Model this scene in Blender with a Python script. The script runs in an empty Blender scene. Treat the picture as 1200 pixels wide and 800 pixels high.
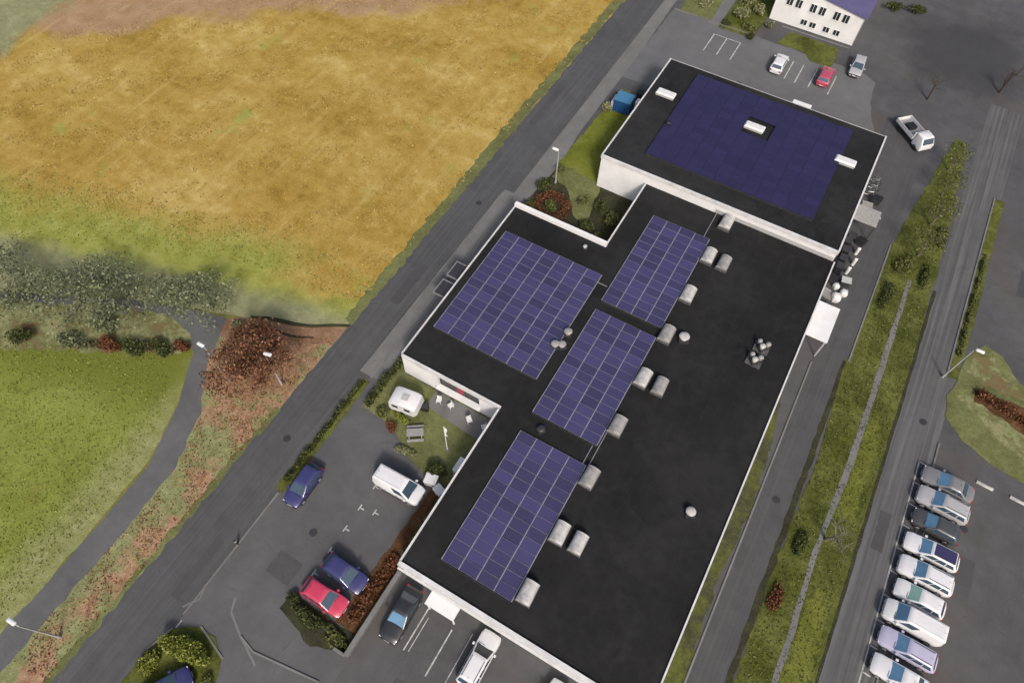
import bpy, bmesh, math, random
from mathutils import Vector, Matrix
random.seed(7)
D = bpy.data; S = bpy.context.scene; COL = S.collection
R = math.radians; PI = math.pi

# ------------------------------------------------------------------ camera
CAM_H = 60.505
right = Vector((0.86648791, 0.49878748, 0.02024228))
up = Vector((-0.4359532, 0.73633312, 0.51745371))
fwd = Vector((-0.24319437, 0.45719207, -0.85547175))
cd = D.cameras.new('camera'); cam = D.objects.new('camera', cd); COL.objects.link(cam)
cd.sensor_width = 36; cd.lens = 793.083 / 1200 * 36; cd.clip_start = 0.5; cd.clip_end = 5000
cam.matrix_world = Matrix(((right.x, up.x, -fwd.x, 0), (right.y, up.y, -fwd.y, 0), (right.z, up.z, -fwd.z, CAM_H), (0, 0, 0, 1)))
S.camera = cam

# ------------------------------------------------------------------ daylight (overcast, soft sun low behind the viewer)
SUN_EL, SUN_AZ = 42, 142      # azimuth clockwise from +y
w = D.worlds.new('World'); S.world = w; w.use_nodes = True
sky = w.node_tree.nodes.new('ShaderNodeTexSky'); sky.sky_type = 'NISHITA'; sky.sun_disc = False
sky.sun_elevation = R(SUN_EL); sky.sun_rotation = R(SUN_AZ)
sky.air_density = 1.0; sky.dust_density = 6.0; sky.ozone_density = 1.0
bg = w.node_tree.nodes['Background']; bg.inputs['Strength'].default_value = 0.105
w.node_tree.links.new(sky.outputs['Color'], bg.inputs['Color'])
sd = D.lights.new('sun', 'SUN'); sd.energy = 2.0; sd.angle = R(9); sd.color = (1, .95, .89)
sun = D.objects.new('sun', sd); COL.objects.link(sun)
az, el = R(SUN_AZ), R(SUN_EL)
sv = Vector((math.sin(az) * math.cos(el), math.cos(az) * math.cos(el), math.sin(el)))
sun.rotation_euler = sv.to_track_quat('Z', 'Y').to_euler(); sun.location = sv * 200
S.view_settings.view_transform = 'Standard'; S.view_settings.look = 'None'
S.view_settings.gamma = 1; S.view_settings.use_curve_mapping = False
S.view_settings.exposure = 0.55

# ------------------------------------------------------------------ material helpers
class NT:
    def __init__(s, name):
        s.m = D.materials.new(name); s.m.use_nodes = True; s.t = s.m.node_tree; s.n = s.t.nodes
        s.b = s.n['Principled BSDF']; s.co = s.n.new('ShaderNodeTexCoord'); s.pos = s.n.new('ShaderNodeNewGeometry')
        s.sep = s.n.new('ShaderNodeSeparateXYZ'); s.l(s.pos.outputs['Position'], s.sep.inputs[0])
    def l(s, a, b): s.t.links.new(a, b)
    def put(s, v, sock):
        if isinstance(v, (int, float)): sock.default_value = v
        elif isinstance(v, tuple): sock.default_value = v if len(v) == 4 else (*v, 1)
        else: s.l(v, sock)
    def math(s, op, a, b=0, clamp=False):
        n = s.n.new('ShaderNodeMath'); n.operation = op; n.use_clamp = clamp
        s.put(a, n.inputs[0]); s.put(b, n.inputs[1]); return n.outputs[0]
    def noise(s, scale, detail=4, rough=.55, stretch=None, obj=False, off=0):
        mp = s.n.new('ShaderNodeMapping'); s.l(s.co.outputs['Object'] if obj else s.pos.outputs['Position'], mp.inputs[0])
        mp.inputs['Location'].default_value = (off, off * .7, 0)
        if stretch: mp.inputs['Scale'].default_value = stretch
        n = s.n.new('ShaderNodeTexNoise'); n.inputs['Scale'].default_value = scale
        n.inputs['Detail'].default_value = detail; n.inputs['Roughness'].default_value = rough
        s.l(mp.outputs[0], n.inputs['Vector']); return n.outputs['Fac']
    def mix(s, f, a, b):
        n = s.n.new('ShaderNodeMix'); n.data_type = 'RGBA'
        s.put(f, n.inputs[0]); s.put(a, n.inputs[6]); s.put(b, n.inputs[7]); return n.outputs[2]
    def step(s, v, lo, hi):
        n = s.n.new('ShaderNodeMapRange'); n.interpolation_type = 'SMOOTHSTEP'; n.clamp = True
        s.put(v, n.inputs[0]); n.inputs[1].default_value = lo; n.inputs[2].default_value = hi; return n.outputs[0]
    def ramp(s, f, stops):
        n = s.n.new('ShaderNodeValToRGB'); e = n.color_ramp.elements
        while len(e) < len(stops): e.new(.5)
        for el_, (p, c) in zip(e, stops): el_.position = p; el_.color = (*c, 1)
        s.put(f, n.inputs[0]); return n.outputs[0]
    def lin(s, a, b, c, namp=0, nscale=.1):       # a*x + b*y - c (+ noise)
        v = s.math('SUBTRACT', s.math('ADD', s.math('MULTIPLY', s.sep.outputs[0], a), s.math('MULTIPLY', s.sep.outputs[1], b)), c)
        if namp: v = s.math('ADD', v, s.math('MULTIPLY', s.math('SUBTRACT', s.noise(nscale, 5, .6), .5), namp))
        return v
    def bump(s, h, strength=.3, dist=.05):
        n = s.n.new('ShaderNodeBump'); n.inputs['Strength'].default_value = strength; n.inputs['Distance'].default_value = dist
        s.l(h, n.inputs['Height']); s.l(n.outputs[0], s.b.inputs['Normal'])
    def done(s, col, rough=.8, spec=.3, metal=0):
        s.put(col, s.b.inputs['Base Color']); s.put(rough, s.b.inputs['Roughness'])
        s.b.inputs['Specular IOR Level'].default_value = spec; s.b.inputs['Metallic'].default_value = metal
        return s.m
def sc(c, k): return tuple(x * k for x in c)

def plain(name, c, rough=.6, var=.12, scale=3, spec=.4, metal=0, coat=0):
    n = NT(name); f = n.noise(scale, 4, .6, obj=True)
    m = n.done(n.ramp(f, [(.3, sc(c, 1 - var)), (.7, sc(c, 1 + var))]), rough, spec, metal)
    if coat: n.b.inputs['Coat Weight'].default_value = coat; n.b.inputs['Coat Roughness'].default_value = .08
    return m
def asphalt(name, c, streak=0, wear=.25, off=0, damp=False):
    n = NT(name)
    big = n.noise(.11, 5, .6, off=off); mid = n.noise(.6, 5, .65, off=off); fine = n.noise(14, 3, .7)
    v = n.math('ADD', n.math('MULTIPLY', big, .55), n.math('MULTIPLY', mid, .45))
    col = n.ramp(v, [(.33, sc(c, 1 - wear)), (.5, c), (.66, sc(c, 1 + wear))])
    g = n.math('ADD', n.math('MULTIPLY', fine, .7), .65); col = n.mix(1, col, col)
    mm = n.n.new('ShaderNodeMix'); mm.data_type = 'RGBA'; mm.blend_type = 'MULTIPLY'; mm.inputs[0].default_value = 1
    cg = n.n.new('ShaderNodeCombineXYZ'); [n.l(g, cg.inputs[i]) for i in range(3)]
    n.l(col, mm.inputs[6]); n.l(cg.outputs[0], mm.inputs[7]); col = mm.outputs[2]
    if streak:
        s = n.noise(1.0, 3, .6, stretch=(3.2, .05, 1), off=off)
        col = n.mix(n.math('MULTIPLY', n.step(s, .5, .68), streak), col, sc(c, 1.8))
        col = n.mix(n.math('MULTIPLY', n.step(s, .5, .34), streak), col, sc(c, .55))
    # tar seams / cracks
    vo = n.n.new('ShaderNodeTexVoronoi'); vo.feature = 'DISTANCE_TO_EDGE'; vo.inputs['Scale'].default_value = .16
    wob = n.n.new('ShaderNodeVectorMath'); wob.operation = 'ADD'
    nc = n.n.new('ShaderNodeTexNoise'); nc.inputs['Scale'].default_value = .5; n.l(n.pos.outputs['Position'], nc.inputs['Vector'])
    n.l(n.pos.outputs['Position'], wob.inputs[0]); n.l(nc.outputs['Color'], wob.inputs[1]); n.l(wob.outputs[0], vo.inputs['Vector'])
    col = n.mix(n.math('MULTIPLY', n.step(vo.outputs['Distance'], .012, .003), n.math('MULTIPLY', n.step(mid, .5, .62), .38)), col, sc(c, .5))
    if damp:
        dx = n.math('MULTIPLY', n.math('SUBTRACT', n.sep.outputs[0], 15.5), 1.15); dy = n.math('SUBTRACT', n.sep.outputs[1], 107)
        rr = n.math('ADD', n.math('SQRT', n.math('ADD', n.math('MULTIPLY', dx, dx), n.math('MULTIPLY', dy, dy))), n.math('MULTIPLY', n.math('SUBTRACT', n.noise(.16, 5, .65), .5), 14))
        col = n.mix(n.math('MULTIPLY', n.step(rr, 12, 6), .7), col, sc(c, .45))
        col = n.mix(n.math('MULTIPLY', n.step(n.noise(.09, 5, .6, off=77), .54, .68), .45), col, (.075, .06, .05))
    n.bump(fine, .25, .02); return n.done(col, .82, .35)
def grass(name, stops, scale=.22, speck=(.04, .045, .012), speck_amt=.5):
    n = NT(name); a = n.noise(scale, 6, .62); b = n.noise(scale * 6, 5, .7); f = n.noise(5, 4, .75)
    v = n.math('ADD', n.math('MULTIPLY', a, .6), n.math('MULTIPLY', b, .4))
    col = n.ramp(v, stops); col = n.mix(n.math('MULTIPLY', n.step(f, .52, .7), speck_amt), col, speck)
    n.bump(f, .7, .12); return n.done(col, .95, .1)

# meadow north of the tree row: golden dead grass, green towards the trees, tan far corner
def meadow():
    n = NT('meadow_grass')
    v = n.math('ADD', n.math('MULTIPLY', n.noise(.07, 6, .6, stretch=(1, 1.6, 1)), .55), n.math('MULTIPLY', n.noise(.55, 6, .72), .45))
    gold = n.ramp(v, [(.36, (.20, .125, .02)), (.46, (.29, .195, .042)), (.54, (.345, .245, .066)), (.64, (.45, .345, .13))])
    green = n.ramp(n.noise(.5, 6, .7), [(.35, (.155, .18, .03)), (.5, (.22, .26, .055)), (.65, (.28, .31, .09))])
    sage = n.ramp(n.noise(.5, 5, .7), [(.35, (.16, .165, .085)), (.65, (.25, .26, .145))])
    tan = n.ramp(n.noise(.4, 5, .7), [(.35, (.25, .155, .09)), (.65, (.33, .225, .135))])
    col = gold
    col = n.mix(n.math('MULTIPLY', n.step(n.lin(-.28, .96, 41.3, 12, .12), 3.5, -3), .85), col, green)
    col = n.mix(n.math('MULTIPLY', n.step(n.lin(1, 0, -42, 12, .15), -4, 4), n.step(n.lin(-.28, .96, 36, 6, .3), -1, 2)), col, gold)
    col = n.mix(n.step(n.lin(-.28, .96, 35.3, 4, .25), 1.2, -1.6), col, sage)
    col = n.mix(n.step(n.lin(-.62, .78, 95, 14, .09), -1.5, 2), col, tan)
    col = n.mix(n.step(n.lin(-1, 0, 101, 14, .1), -1, 2), col, sage)
    col = n.mix(n.math('MULTIPLY', n.step(n.noise(.13, 5, .6, off=31), .62, .7), .7), col, green)
    mp = n.n.new('ShaderNodeMapping'); n.l(n.pos.outputs['Position'], mp.inputs[0]); mp.inputs['Rotation'].default_value = (0, 0, R(-62)); mp.inputs['Scale'].default_value = (1, .07, 1)
    tx = n.n.new('ShaderNodeTexNoise'); tx.inputs['Scale'].default_value = .9; tx.inputs['Detail'].default_value = 4; n.l(mp.outputs[0], tx.inputs['Vector'])
    on = n.step(n.lin(-.28, .96, 41, 8, .12), -1, 4)
    col = n.mix(n.math('MULTIPLY', n.math('MULTIPLY', n.step(tx.outputs['Fac'], .54, .7), on), n.math('MULTIPLY', n.step(n.noise(.12, 4, .6, off=90), .4, .6), .3)), col, (.20, .13, .03))
    col = n.mix(n.math('MULTIPLY', n.math('MULTIPLY', n.step(tx.outputs['Fac'], .46, .32), on), n.math('MULTIPLY', n.step(n.noise(.12, 4, .6, off=120), .4, .6), .3)), col, (.46, .36, .15))
    f = n.noise(4, 5, .8); col = n.mix(n.math('MULTIPLY', n.step(f, .54, .7), .35), col, (.15, .10, .02))
    col = n.mix(n.math('MULTIPLY', n.step(n.noise(2.6, 4, .75, off=9), .57, .68), .5), col, (.46, .35, .14))
    n.bump(f, .8, .15); return n.done(col, .95, .1)
def lawn():
    n = NT('lawn_grass')
    v = n.math('ADD', n.math('MULTIPLY', n.noise(.12, 6, .6), .6), n.math('MULTIPLY', n.noise(.9, 5, .7), .4))
    col = n.ramp(v, [(.36, (.125, .145, .026)), (.48, (.17, .20, .04)), (.6, (.205, .235, .055)), (.7, (.25, .275, .09))])
    col = n.mix(n.math('MULTIPLY', n.step(n.noise(.09, 4, .6, off=50), .6, .68), .6), col, (.27, .18, .05))
    col = n.mix(n.step(n.lin(.23, -.97, -17.5, 3, .3), 3, -3), col, (.12, .138, .024))
    sage = n.ramp(n.noise(.9, 5, .7), [(.35, (.16, .17, .055)), (.65, (.25, .26, .12))])
    col = n.mix(n.step(n.lin(1, 0, -43.4, 5, .35), -1.6, 2.4), col, sage)
    f = n.noise(4.5, 5, .8); col = n.mix(n.math('MULTIPLY', n.step(f, .55, .7), .4), col, (.07, .085, .01))
    n.bump(f, .8, .12); return n.done(col, .95, .1)
def verge():
    n = NT('leaf_strewn_verge')
    tan = n.ramp(n.noise(1.2, 5, .75), [(.32, (.17, .09, .048)), (.5, (.29, .18, .11)), (.68, (.38, .26, .17))])
    sage = n.ramp(n.noise(1.0, 5, .7), [(.35, (.14, .15, .06)), (.65, (.24, .255, .125))])
    col = n.mix(n.step(n.noise(.33, 5, .65, off=4), .46, .56), tan, sage)
    col = n.mix(n.math('MULTIPLY', n.step(n.lin(1, 0, -35.4, 4, .5), .8, -1.2), n.step(n.lin(0, 1, 9, 4, .3), 2, -2)), col, sage)
    brown = n.ramp(n.noise(2, 5, .75), [(.35, (.17, .095, .055)), (.65, (.30, .185, .115))])
    dx = n.math('ADD', n.sep.outputs[0], 38.2); dy = n.math('SUBTRACT', n.sep.outputs[1], 17.4)
    rr = n.math('SQRT', n.math('ADD', n.math('MULTIPLY', dx, dx), n.math('MULTIPLY', dy, dy)))
    rr = n.math('ADD', rr, n.math('MULTIPLY', n.noise(.5, 5, .7), 4))
    col = n.mix(n.step(rr, 8.2, 4.4), col, brown)
    f = n.noise(6, 4, .8); col = n.mix(n.math('MULTIPLY', n.step(f, .52, .68), .45), col, (.05, .03, .014))
    n.bump(f, .8, .1); return n.done(col, .95, .1)

M = {}
M['meadow'] = meadow(); M['lawn'] = lawn(); M['verge'] = verge()
M['road'] = asphalt('road_asphalt', (.059, .060, .062), .22)
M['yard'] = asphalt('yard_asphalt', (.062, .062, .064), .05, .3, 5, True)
M['carpark'] = asphalt('car_park_asphalt', (.074, .074, .076), 0, .25, 11)
M['toplot'] = asphalt('rear_lot_asphalt', (.104, .105, .107), 0, .2, 17)
M['drive'] = asphalt('driveway_asphalt', (.054, .054, .056), .18, .22, 23)
M['eastroad'] = asphalt('side_road_asphalt', (.075, .075, .076), .5, .2, 29)
M['patch'] = asphalt('dark_asphalt', (.032, .032, .034), 0, .25, 37)
M['patch2'] = asphalt('repair_asphalt', (.05, .05, .052), 0, .2, 67)
M['path'] = asphalt('path_asphalt', (.085, .086, .087), 0, .25, 41)
M['pale'] = asphalt('pale_concrete', (.125, .125, .122), 0, .2, 47)
M['kerb'] = asphalt('kerb_stone', (.135, .135, .132), 0, .25, 51)
M['leafpath'] = grass('leafy_path', [(.35, (.14, .075, .04)), (.5, (.2, .12, .075)), (.65, (.26, .17, .11))], .5, (.06, .03, .015))
M['leafborder'] = grass('leaf_strewn_border', [(.38, (.17, .095, .055)), (.47, (.12, .12, .05)), (.56, (.2, .215, .105)), (.66, (.25, .16, .10))], .35, (.05, .045, .02))
M['olive'] = grass('olive_grass', [(.36, (.035, .042, .008)), (.47, (.06, .07, .014)), (.56, (.095, .105, .028)), (.66, (.13, .15, .03))], .3)
M['bright'] = grass('bright_grass', [(.36, (.08, .092, .012)), (.5, (.12, .138, .02)), (.66, (.165, .17, .038))], .3)
M['midgreen'] = grass('mid_green_grass', [(.36, (.06, .068, .012)), (.5, (.10, .112, .02)), (.66, (.15, .16, .035))], .3)
M['rough'] = grass('rough_grass', [(.36, (.03, .032, .018)), (.48, (.055, .058, .03)), (.56, (.075, .085, .02)), (.66, (.11, .12, .035))], .35)
M['muted'] = grass('muted_grass', [(.36, (.08, .085, .03)), (.5, (.115, .125, .05)), (.66, (.17, .18, .075))], .35)
M['bark_bed'] = grass('bark_mulch', [(.36, (.045, .025, .012)), (.5, (.085, .043, .02)), (.66, (.15, .085, .045))], .5, (.02, .012, .006))
M['soil'] = grass('dark_soil', [(.36, (.022, .022, .014)), (.5, (.035, .035, .02)), (.66, (.055, .06, .025))], .6, (.012, .012, .01))
M['terrain'] = grass('terrain_grass', [(.36, (.09, .1, .02)), (.5, (.14, .14, .035)), (.66, (.2, .18, .06))], .05)
def roofmat(name, c):
    n = NT(name)
    v = n.math('ADD', n.math('MULTIPLY', n.noise(.10, 5, .6, off=8), .65), n.math('MULTIPLY', n.noise(.9, 5, .7), .35))
    col = n.ramp(v, [(.36, sc(c, .42)), (.5, c), (.62, sc(c, 1.7))])
    ring = n.noise(.22, 3, .5, off=60); ring = n.math('ABSOLUTE', n.math('SUBTRACT', ring, .58))
    col = n.mix(n.math('MULTIPLY', n.step(ring, .035, .0), .22), col, sc(c, 2.4))
    col = n.mix(n.math('MULTIPLY', n.step(n.noise(6, 3, .7), .56, .7), .5), col, sc(c, 2.2))
    sm2 = n.math('ABSOLUTE', n.math('SUBTRACT', n.math('FRACT', n.math('MULTIPLY', n.sep.outputs[1], .125)), .5)); col = n.mix(n.math('MULTIPLY', n.step(sm2, .49, .498), .4), col, sc(c, .4))
    seam = n.math('ABSOLUTE', n.math('SUBTRACT', n.math('FRACT', n.math('MULTIPLY', n.sep.outputs[0], 1.0)), .5))
    col = n.mix(n.math('MULTIPLY', n.step(seam, .465, .49), .4), col, sc(c, 1.9))
    col = n.mix(n.math('MULTIPLY', n.step(n.noise(.5, 5, .7, stretch=(1, .5, 1), off=3), .6, .7), .5), col, sc(c, 2.0))
    n.bump(n.noise(9, 4, .7), .3, .02); return n.done(col, .85, .25)
M['roof'] = roofmat('bitumen_roof', (.0092, .0092, .0096)); M['hallroof'] = roofmat('hall_bitumen_roof', (.0115, .0115, .012))
M['white'] = plain('white_render', (.60, .60, .60), .7, .08, .6)
M['cap'] = plain('parapet_metal', (.50, .50, .50), .5, .15, 1.0)
M['greywall'] = plain('grey_cladding', (.34, .34, .34), .6, .08, 1)
M['whiteplastic'] = plain('white_plastic', (.55, .55, .55), .45, .1, 2)
M['paint_line'] = plain('road_paint', (.34, .34, .33), .8, .4, 2.5)
M['silver'] = plain('aluminium', (.32, .32, .33), .35, .1, 3, .5, .5)
M['vent'] = plain('vent_metal', (.37, .365, .355), .45, .4, 1.3, .5, .0)
M['vent2'] = plain('grey_vent_metal', (.24, .235, .225), .45, .4, 1.3, .5, .0); M['curb'] = plain('vent_curb', (.07, .07, .07), .6, .3, 2)
M['black'] = plain('black_plastic', (.012, .012, .013), .5, .2)
M['roof_edge'] = plain('awning_edge', (.16, .16, .16), .5, .1)
M['tyre'] = plain('tyre_rubber', (.012, .012, .012), .8, .2)
M['dark'] = plain('dark_metal', (.03, .03, .032), .45, .2)
M['glass'] = plain('window_glass', (.018, .022, .028), .08, .1, 1, .7)
M['facadeglass'] = plain('facade_glass', (.012, .013, .015), .25, .1, 1, .25)
M['carglass'] = plain('car_glass', (.035, .06, .085), .07, .15, 1, .8)
M['skyglass'] = plain('sky_painted_car_glass', (.09, .19, .30), .1, .15, 1, .8)  # blue base colour stands in for sky reflected in the windscreens
M['lens'] = plain('lamp_lens', (.6, .6, .58), .15, .05)
M['redlens'] = plain('tail_lens', (.3, .01, .01), .2, .05)
M['red'] = plain('red_fabric', (.25, .03, .06), .7, .15)
M['bluebox'] = plain('blue_steel', (.012, .06, .16), .45, .15)
M['wood'] = plain('weathered_wood', (.24, .235, .225), .8, .2, 4)
M['pole'] = plain('galvanised_pole', (.30, .30, .29), .5, .1)
M['bark'] = plain('tree_bark', (.11, .09, .07), .9, .3, 3)
M['palebark'] = plain('pale_bark', (.15, .145, .115), .9, .2, 3)
M['sagebark'] = plain('lichen_bark', (.12, .125, .085), .9, .25, 3); M['copperbark'] = plain('copper_bark', (.085, .045, .028), .9, .25, 3)
M['twig'] = plain('dark_twig', (.045, .032, .022), .9, .2)
def paint(name, c): return plain(name, c, .3, .05, 1.5, .5, 0, .6)
P_ = {'white': paint('white_car_paint', (.57, .57, .58)), 'red': paint('red_car_paint', (.42, .035, .075)), 'blue': paint('blue_car_paint', (.032, .032, .11)),
      'navy': paint('navy_car_paint', (.03, .03, .105)), 'grey': paint('grey_car_paint', (.16, .16, .165)), 'silver': paint('silver_car_paint', (.32, .32, .33)),
      'black': paint('black_car_paint', (.018, .019, .021)), 'lilac': paint('lilac_car_paint', (.36, .35, .46)), 'charcoal': paint('charcoal_car_paint', (.05, .052, .055)), 'crimson': paint('crimson_car_paint', (.36, .05, .09))}
def leafmat(name, stops):
    n = NT(name); rnd = n.pos.outputs['Random Per Island']
    m = n.done(n.ramp(rnd, stops), .7, .25)
    return m
M['leaf_brown'] = leafmat('copper_leaves', [(0, (.03, .012, .006)), (.45, (.10, .042, .02)), (1, (.26, .125, .065))])
M['leaf_sage'] = leafmat('sage_leaves', [(0, (.04, .05, .022)), (.5, (.105, .125, .06)), (1, (.20, .22, .13))])
M['leaf_dark'] = leafmat('dark_green_leaves', [(0, (.014, .02, .004)), (.5, (.035, .045, .009)), (1, (.085, .095, .03))])
M['leaf_hedge'] = leafmat('hedge_leaves', [(0, (.02, .02, .008)), (.5, (.055, .05, .022)), (.8, (.08, .085, .03)), (1, (.13, .08, .045))])
M['leaf_olive'] = leafmat('olive_leaves', [(0, (.03, .036, .008)), (.5, (.07, .08, .018)), (1, (.14, .15, .05))])
M['leaf_lime'] = leafmat('lime_leaves', [(0, (.05, .06, .006)), (.5, (.13, .155, .016)), (1, (.24, .26, .06))])
M['leaf_pale'] = leafmat('pale_leaves', [(0, (.07, .075, .03)), (.5, (.16, .165, .07)), (1, (.28, .28, .16))])
M['leaf_rust'] = leafmat('rust_leaves', [(0, (.04, .014, .006)), (.5, (.11, .04, .016)), (1, (.17, .075, .03))])
M['tuft_gold'] = leafmat('dry_tufts', [(0, (.12, .08, .02)), (.4, (.24, .16, .035)), (1, (.38, .29, .11))])
M['tuft_green'] = leafmat('green_tufts', [(0, (.06, .075, .008)), (.5, (.13, .15, .02)), (1, (.24, .25, .07))])
M['litter'] = leafmat('fallen_leaf', [(0, (.045, .018, .008)), (.4, (.14, .065, .03)), (.8, (.25, .14, .07)), (1, (.32, .19, .05))])

# ------------------------------------------------------------------ mesh helpers
class MB:
    def __init__(s): s.v = []; s.f = []; s.mi = []
    def add(s, vs, fs, mi=0):
        o = len(s.v); s.v += [tuple(p) for p in vs]; s.f += [tuple(i + o for i in f) for f in fs]; s.mi += [mi] * len(fs); return s
    def box(s, x0, x1, y0, y1, z0, z1, mi=0, rz=0, c=None):
        vs = [(x0, y0, z0), (x1, y0, z0), (x1, y1, z0), (x0, y1, z0), (x0, y0, z1), (x1, y0, z1), (x1, y1, z1), (x0, y1, z1)]
        if rz:
            cx, cy = c or ((x0 + x1) / 2, (y0 + y1) / 2); a, b = math.cos(rz), math.sin(rz)
            vs = [(cx + (x - cx) * a - (y - cy) * b, cy + (x - cx) * b + (y - cy) * a, z) for x, y, z in vs]
        return s.add(vs, [(0, 3, 2, 1), (4, 5, 6, 7), (0, 1, 5, 4), (1, 2, 6, 5), (2, 3, 7, 6), (3, 0, 4, 7)], mi)
    def cyl(s, p, q, r0, r1=None, n=10, mi=0, cap=True):
        r1 = r0 if r1 is None else r1; p = Vector(p); q = Vector(q); d = (q - p).normalized()
        a = d.orthogonal().normalized(); b = d.cross(a); vs = []
        for c, r in ((p, r0), (q, r1)):
            for i in range(n):
                t = 2 * PI * i / n; vs.append(c + a * math.cos(t) * r + b * math.sin(t) * r)
        fs = [(i, (i + 1) % n, n + (i + 1) % n, n + i) for i in range(n)]
        if cap: fs += [tuple(range(n - 1, -1, -1)), tuple(range(n, 2 * n))]
        return s.add(vs, fs, mi)
    def loft(s, rings, mi=0, closed=True, caps=True):
        n = len(rings[0]); vs = [p for r in rings for p in r]; fs = []
        for k in range(len(rings) - 1):
            for i in range(n if closed else n - 1):
                j = (i + 1) % n; fs.append((k * n + i, k * n + j, (k + 1) * n + j, (k + 1) * n + i))
        if caps: fs += [tuple(range(n - 1, -1, -1)), tuple(range((len(rings) - 1) * n, len(rings) * n))]
        return s.add(vs, fs, mi)
    def dome(s, c, rx, ry, rz, n=10, k=4, mi=0):
        rings = []
        for a in range(k + 1):
            t = PI / 2 * a / k * .985; rings.append([(c[0] + rx * math.cos(t) * math.cos(2 * PI * i / n), c[1] + ry * math.cos(t) * math.sin(2 * PI * i / n), c[2] + rz * math.sin(t)) for i in range(n)])
        return s.loft(rings, mi)
    def build(s, name, mats, parent=None, smooth=False, bevel=0, loc=None, rz=0):
        me = D.meshes.new(name); me.from_pydata(s.v, [], s.f)
        mats = mats if isinstance(mats, (list, tuple)) else [mats]
        for m in mats: me.materials.append(m)
        if len(mats) > 1: me.polygons.foreach_set('material_index', s.mi)
        if bevel or smooth is not False:
            bm = bmesh.new(); bm.from_mesh(me)
            if bevel: bmesh.ops.bevel(bm, geom=bm.edges[:], offset=bevel, segments=2, affect='EDGES', profile=.6)
            if smooth: bmesh.ops.recalc_face_normals(bm, faces=bm.faces[:])
            bm.to_mesh(me); bm.free()
        if smooth:
            for p in me.polygons: p.use_smooth = True
            try: me.set_sharp_from_angle(angle=R(40))
            except Exception: pass
        o = D.objects.new(name, me); COL.objects.link(o)
        if parent: o.parent = parent
        if loc: o.location = loc
        if rz: o.rotation_euler.z = rz
        return o
def tag(o, label=None, cat=None, group=None, kind=None):
    if label: o['label'] = label
    if cat: o['category'] = cat
    if group: o['group'] = group
    if kind: o['kind'] = kind
    return o
def thing(name, label, cat, loc=(0, 0, 0), rz=0, group=None):
    o = D.objects.new(name, None); COL.objects.link(o); o.location = loc; o.rotation_euler.z = rz; o.empty_display_size = .5
    return tag(o, label, cat, group)
KIDS = {}
def kids(o):
    return [c for c in o.children]
def dup(root, loc, rz, label, group=None):
    r = root.copy(); COL.objects.link(r); r.location = loc; r.rotation_euler.z = rz; r['label'] = label
    if group: r['group'] = group
    for ch in list(root.children):
        c = ch.copy(); COL.objects.link(c); c.parent = r
        for g in list(ch.children):
            d = g.copy(); COL.objects.link(d); d.parent = c
    return r

# ------------------------------------------------------------------ ground sheets
def densify(pts, step, jit):
    out = []
    for i, p in enumerate(pts):
        q = pts[(i + 1) % len(pts)]; L = math.dist(p, q); n = max(1, int(L / step)) if step else 1
        for k in range(n):
            t = k / n; x = p[0] + (q[0] - p[0]) * t; y = p[1] + (q[1] - p[1]) * t
            if jit and (k or True): x += random.uniform(-jit, jit); y += random.uniform(-jit, jit)
            out.append((x, y))
    return out
def sheet(name, pts, z, mat, step=0, jit=0, thick=0):
    p = densify(pts, step, jit) if step else pts
    if sum(p[i - 1][0] * p[i][1] - p[i][0] * p[i - 1][1] for i in range(len(p))) < 0: p = p[::-1]
    mb = MB(); n = len(p)
    if thick:
        mb.loft([[(x, y, z - thick) for x, y in p], [(x, y, z) for x, y in p]], caps=False)
        mb.f.append(tuple(range(n, 2 * n))); mb.mi.append(0)
    else: mb.add([(x, y, z) for x, y in p], [tuple(range(n))])
    o = mb.build(name, mat); o['kind'] = 'structure'
    bm = bmesh.new(); bm.from_mesh(o.data); bmesh.ops.triangulate(bm, faces=[f for f in bm.faces if len(f.verts) > 4]); bm.to_mesh(o.data); bm.free()
    return o
def rect(name, x0, x1, y0, y1, z, mat, step=0, jit=0, thick=0): return sheet(name, [(x0, y0), (x1, y0), (x1, y1), (x0, y1)], z, mat, step, jit, thick)
def kerb(x0, y0, x1, y1, wid=.16, h=.11, mat='kerb'):
    L = math.dist((x0, y0), (x1, y1)); a = math.atan2(y1 - y0, x1 - x0); m = MB()
    n = max(1, int(L / 6))
    for i in range(n): m.box(L * i / n + .006, L * (i + 1) / n - .006, -wid / 2, wid / 2, -.02, h - random.random() * .006)
    o = m.build('kerb', M[mat], loc=(x0, y0, 0), rz=a); o['kind'] = 'structure'; return o

rect('terrain', -2500, 2500, -2500, 2500, 0, M['terrain'])
rect('road', -33.6, -27.5, -120, 260, .004, M['road'])
rect('yard_ground', -27.5, 90, -70, 220, .004, M['yard'])
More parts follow.
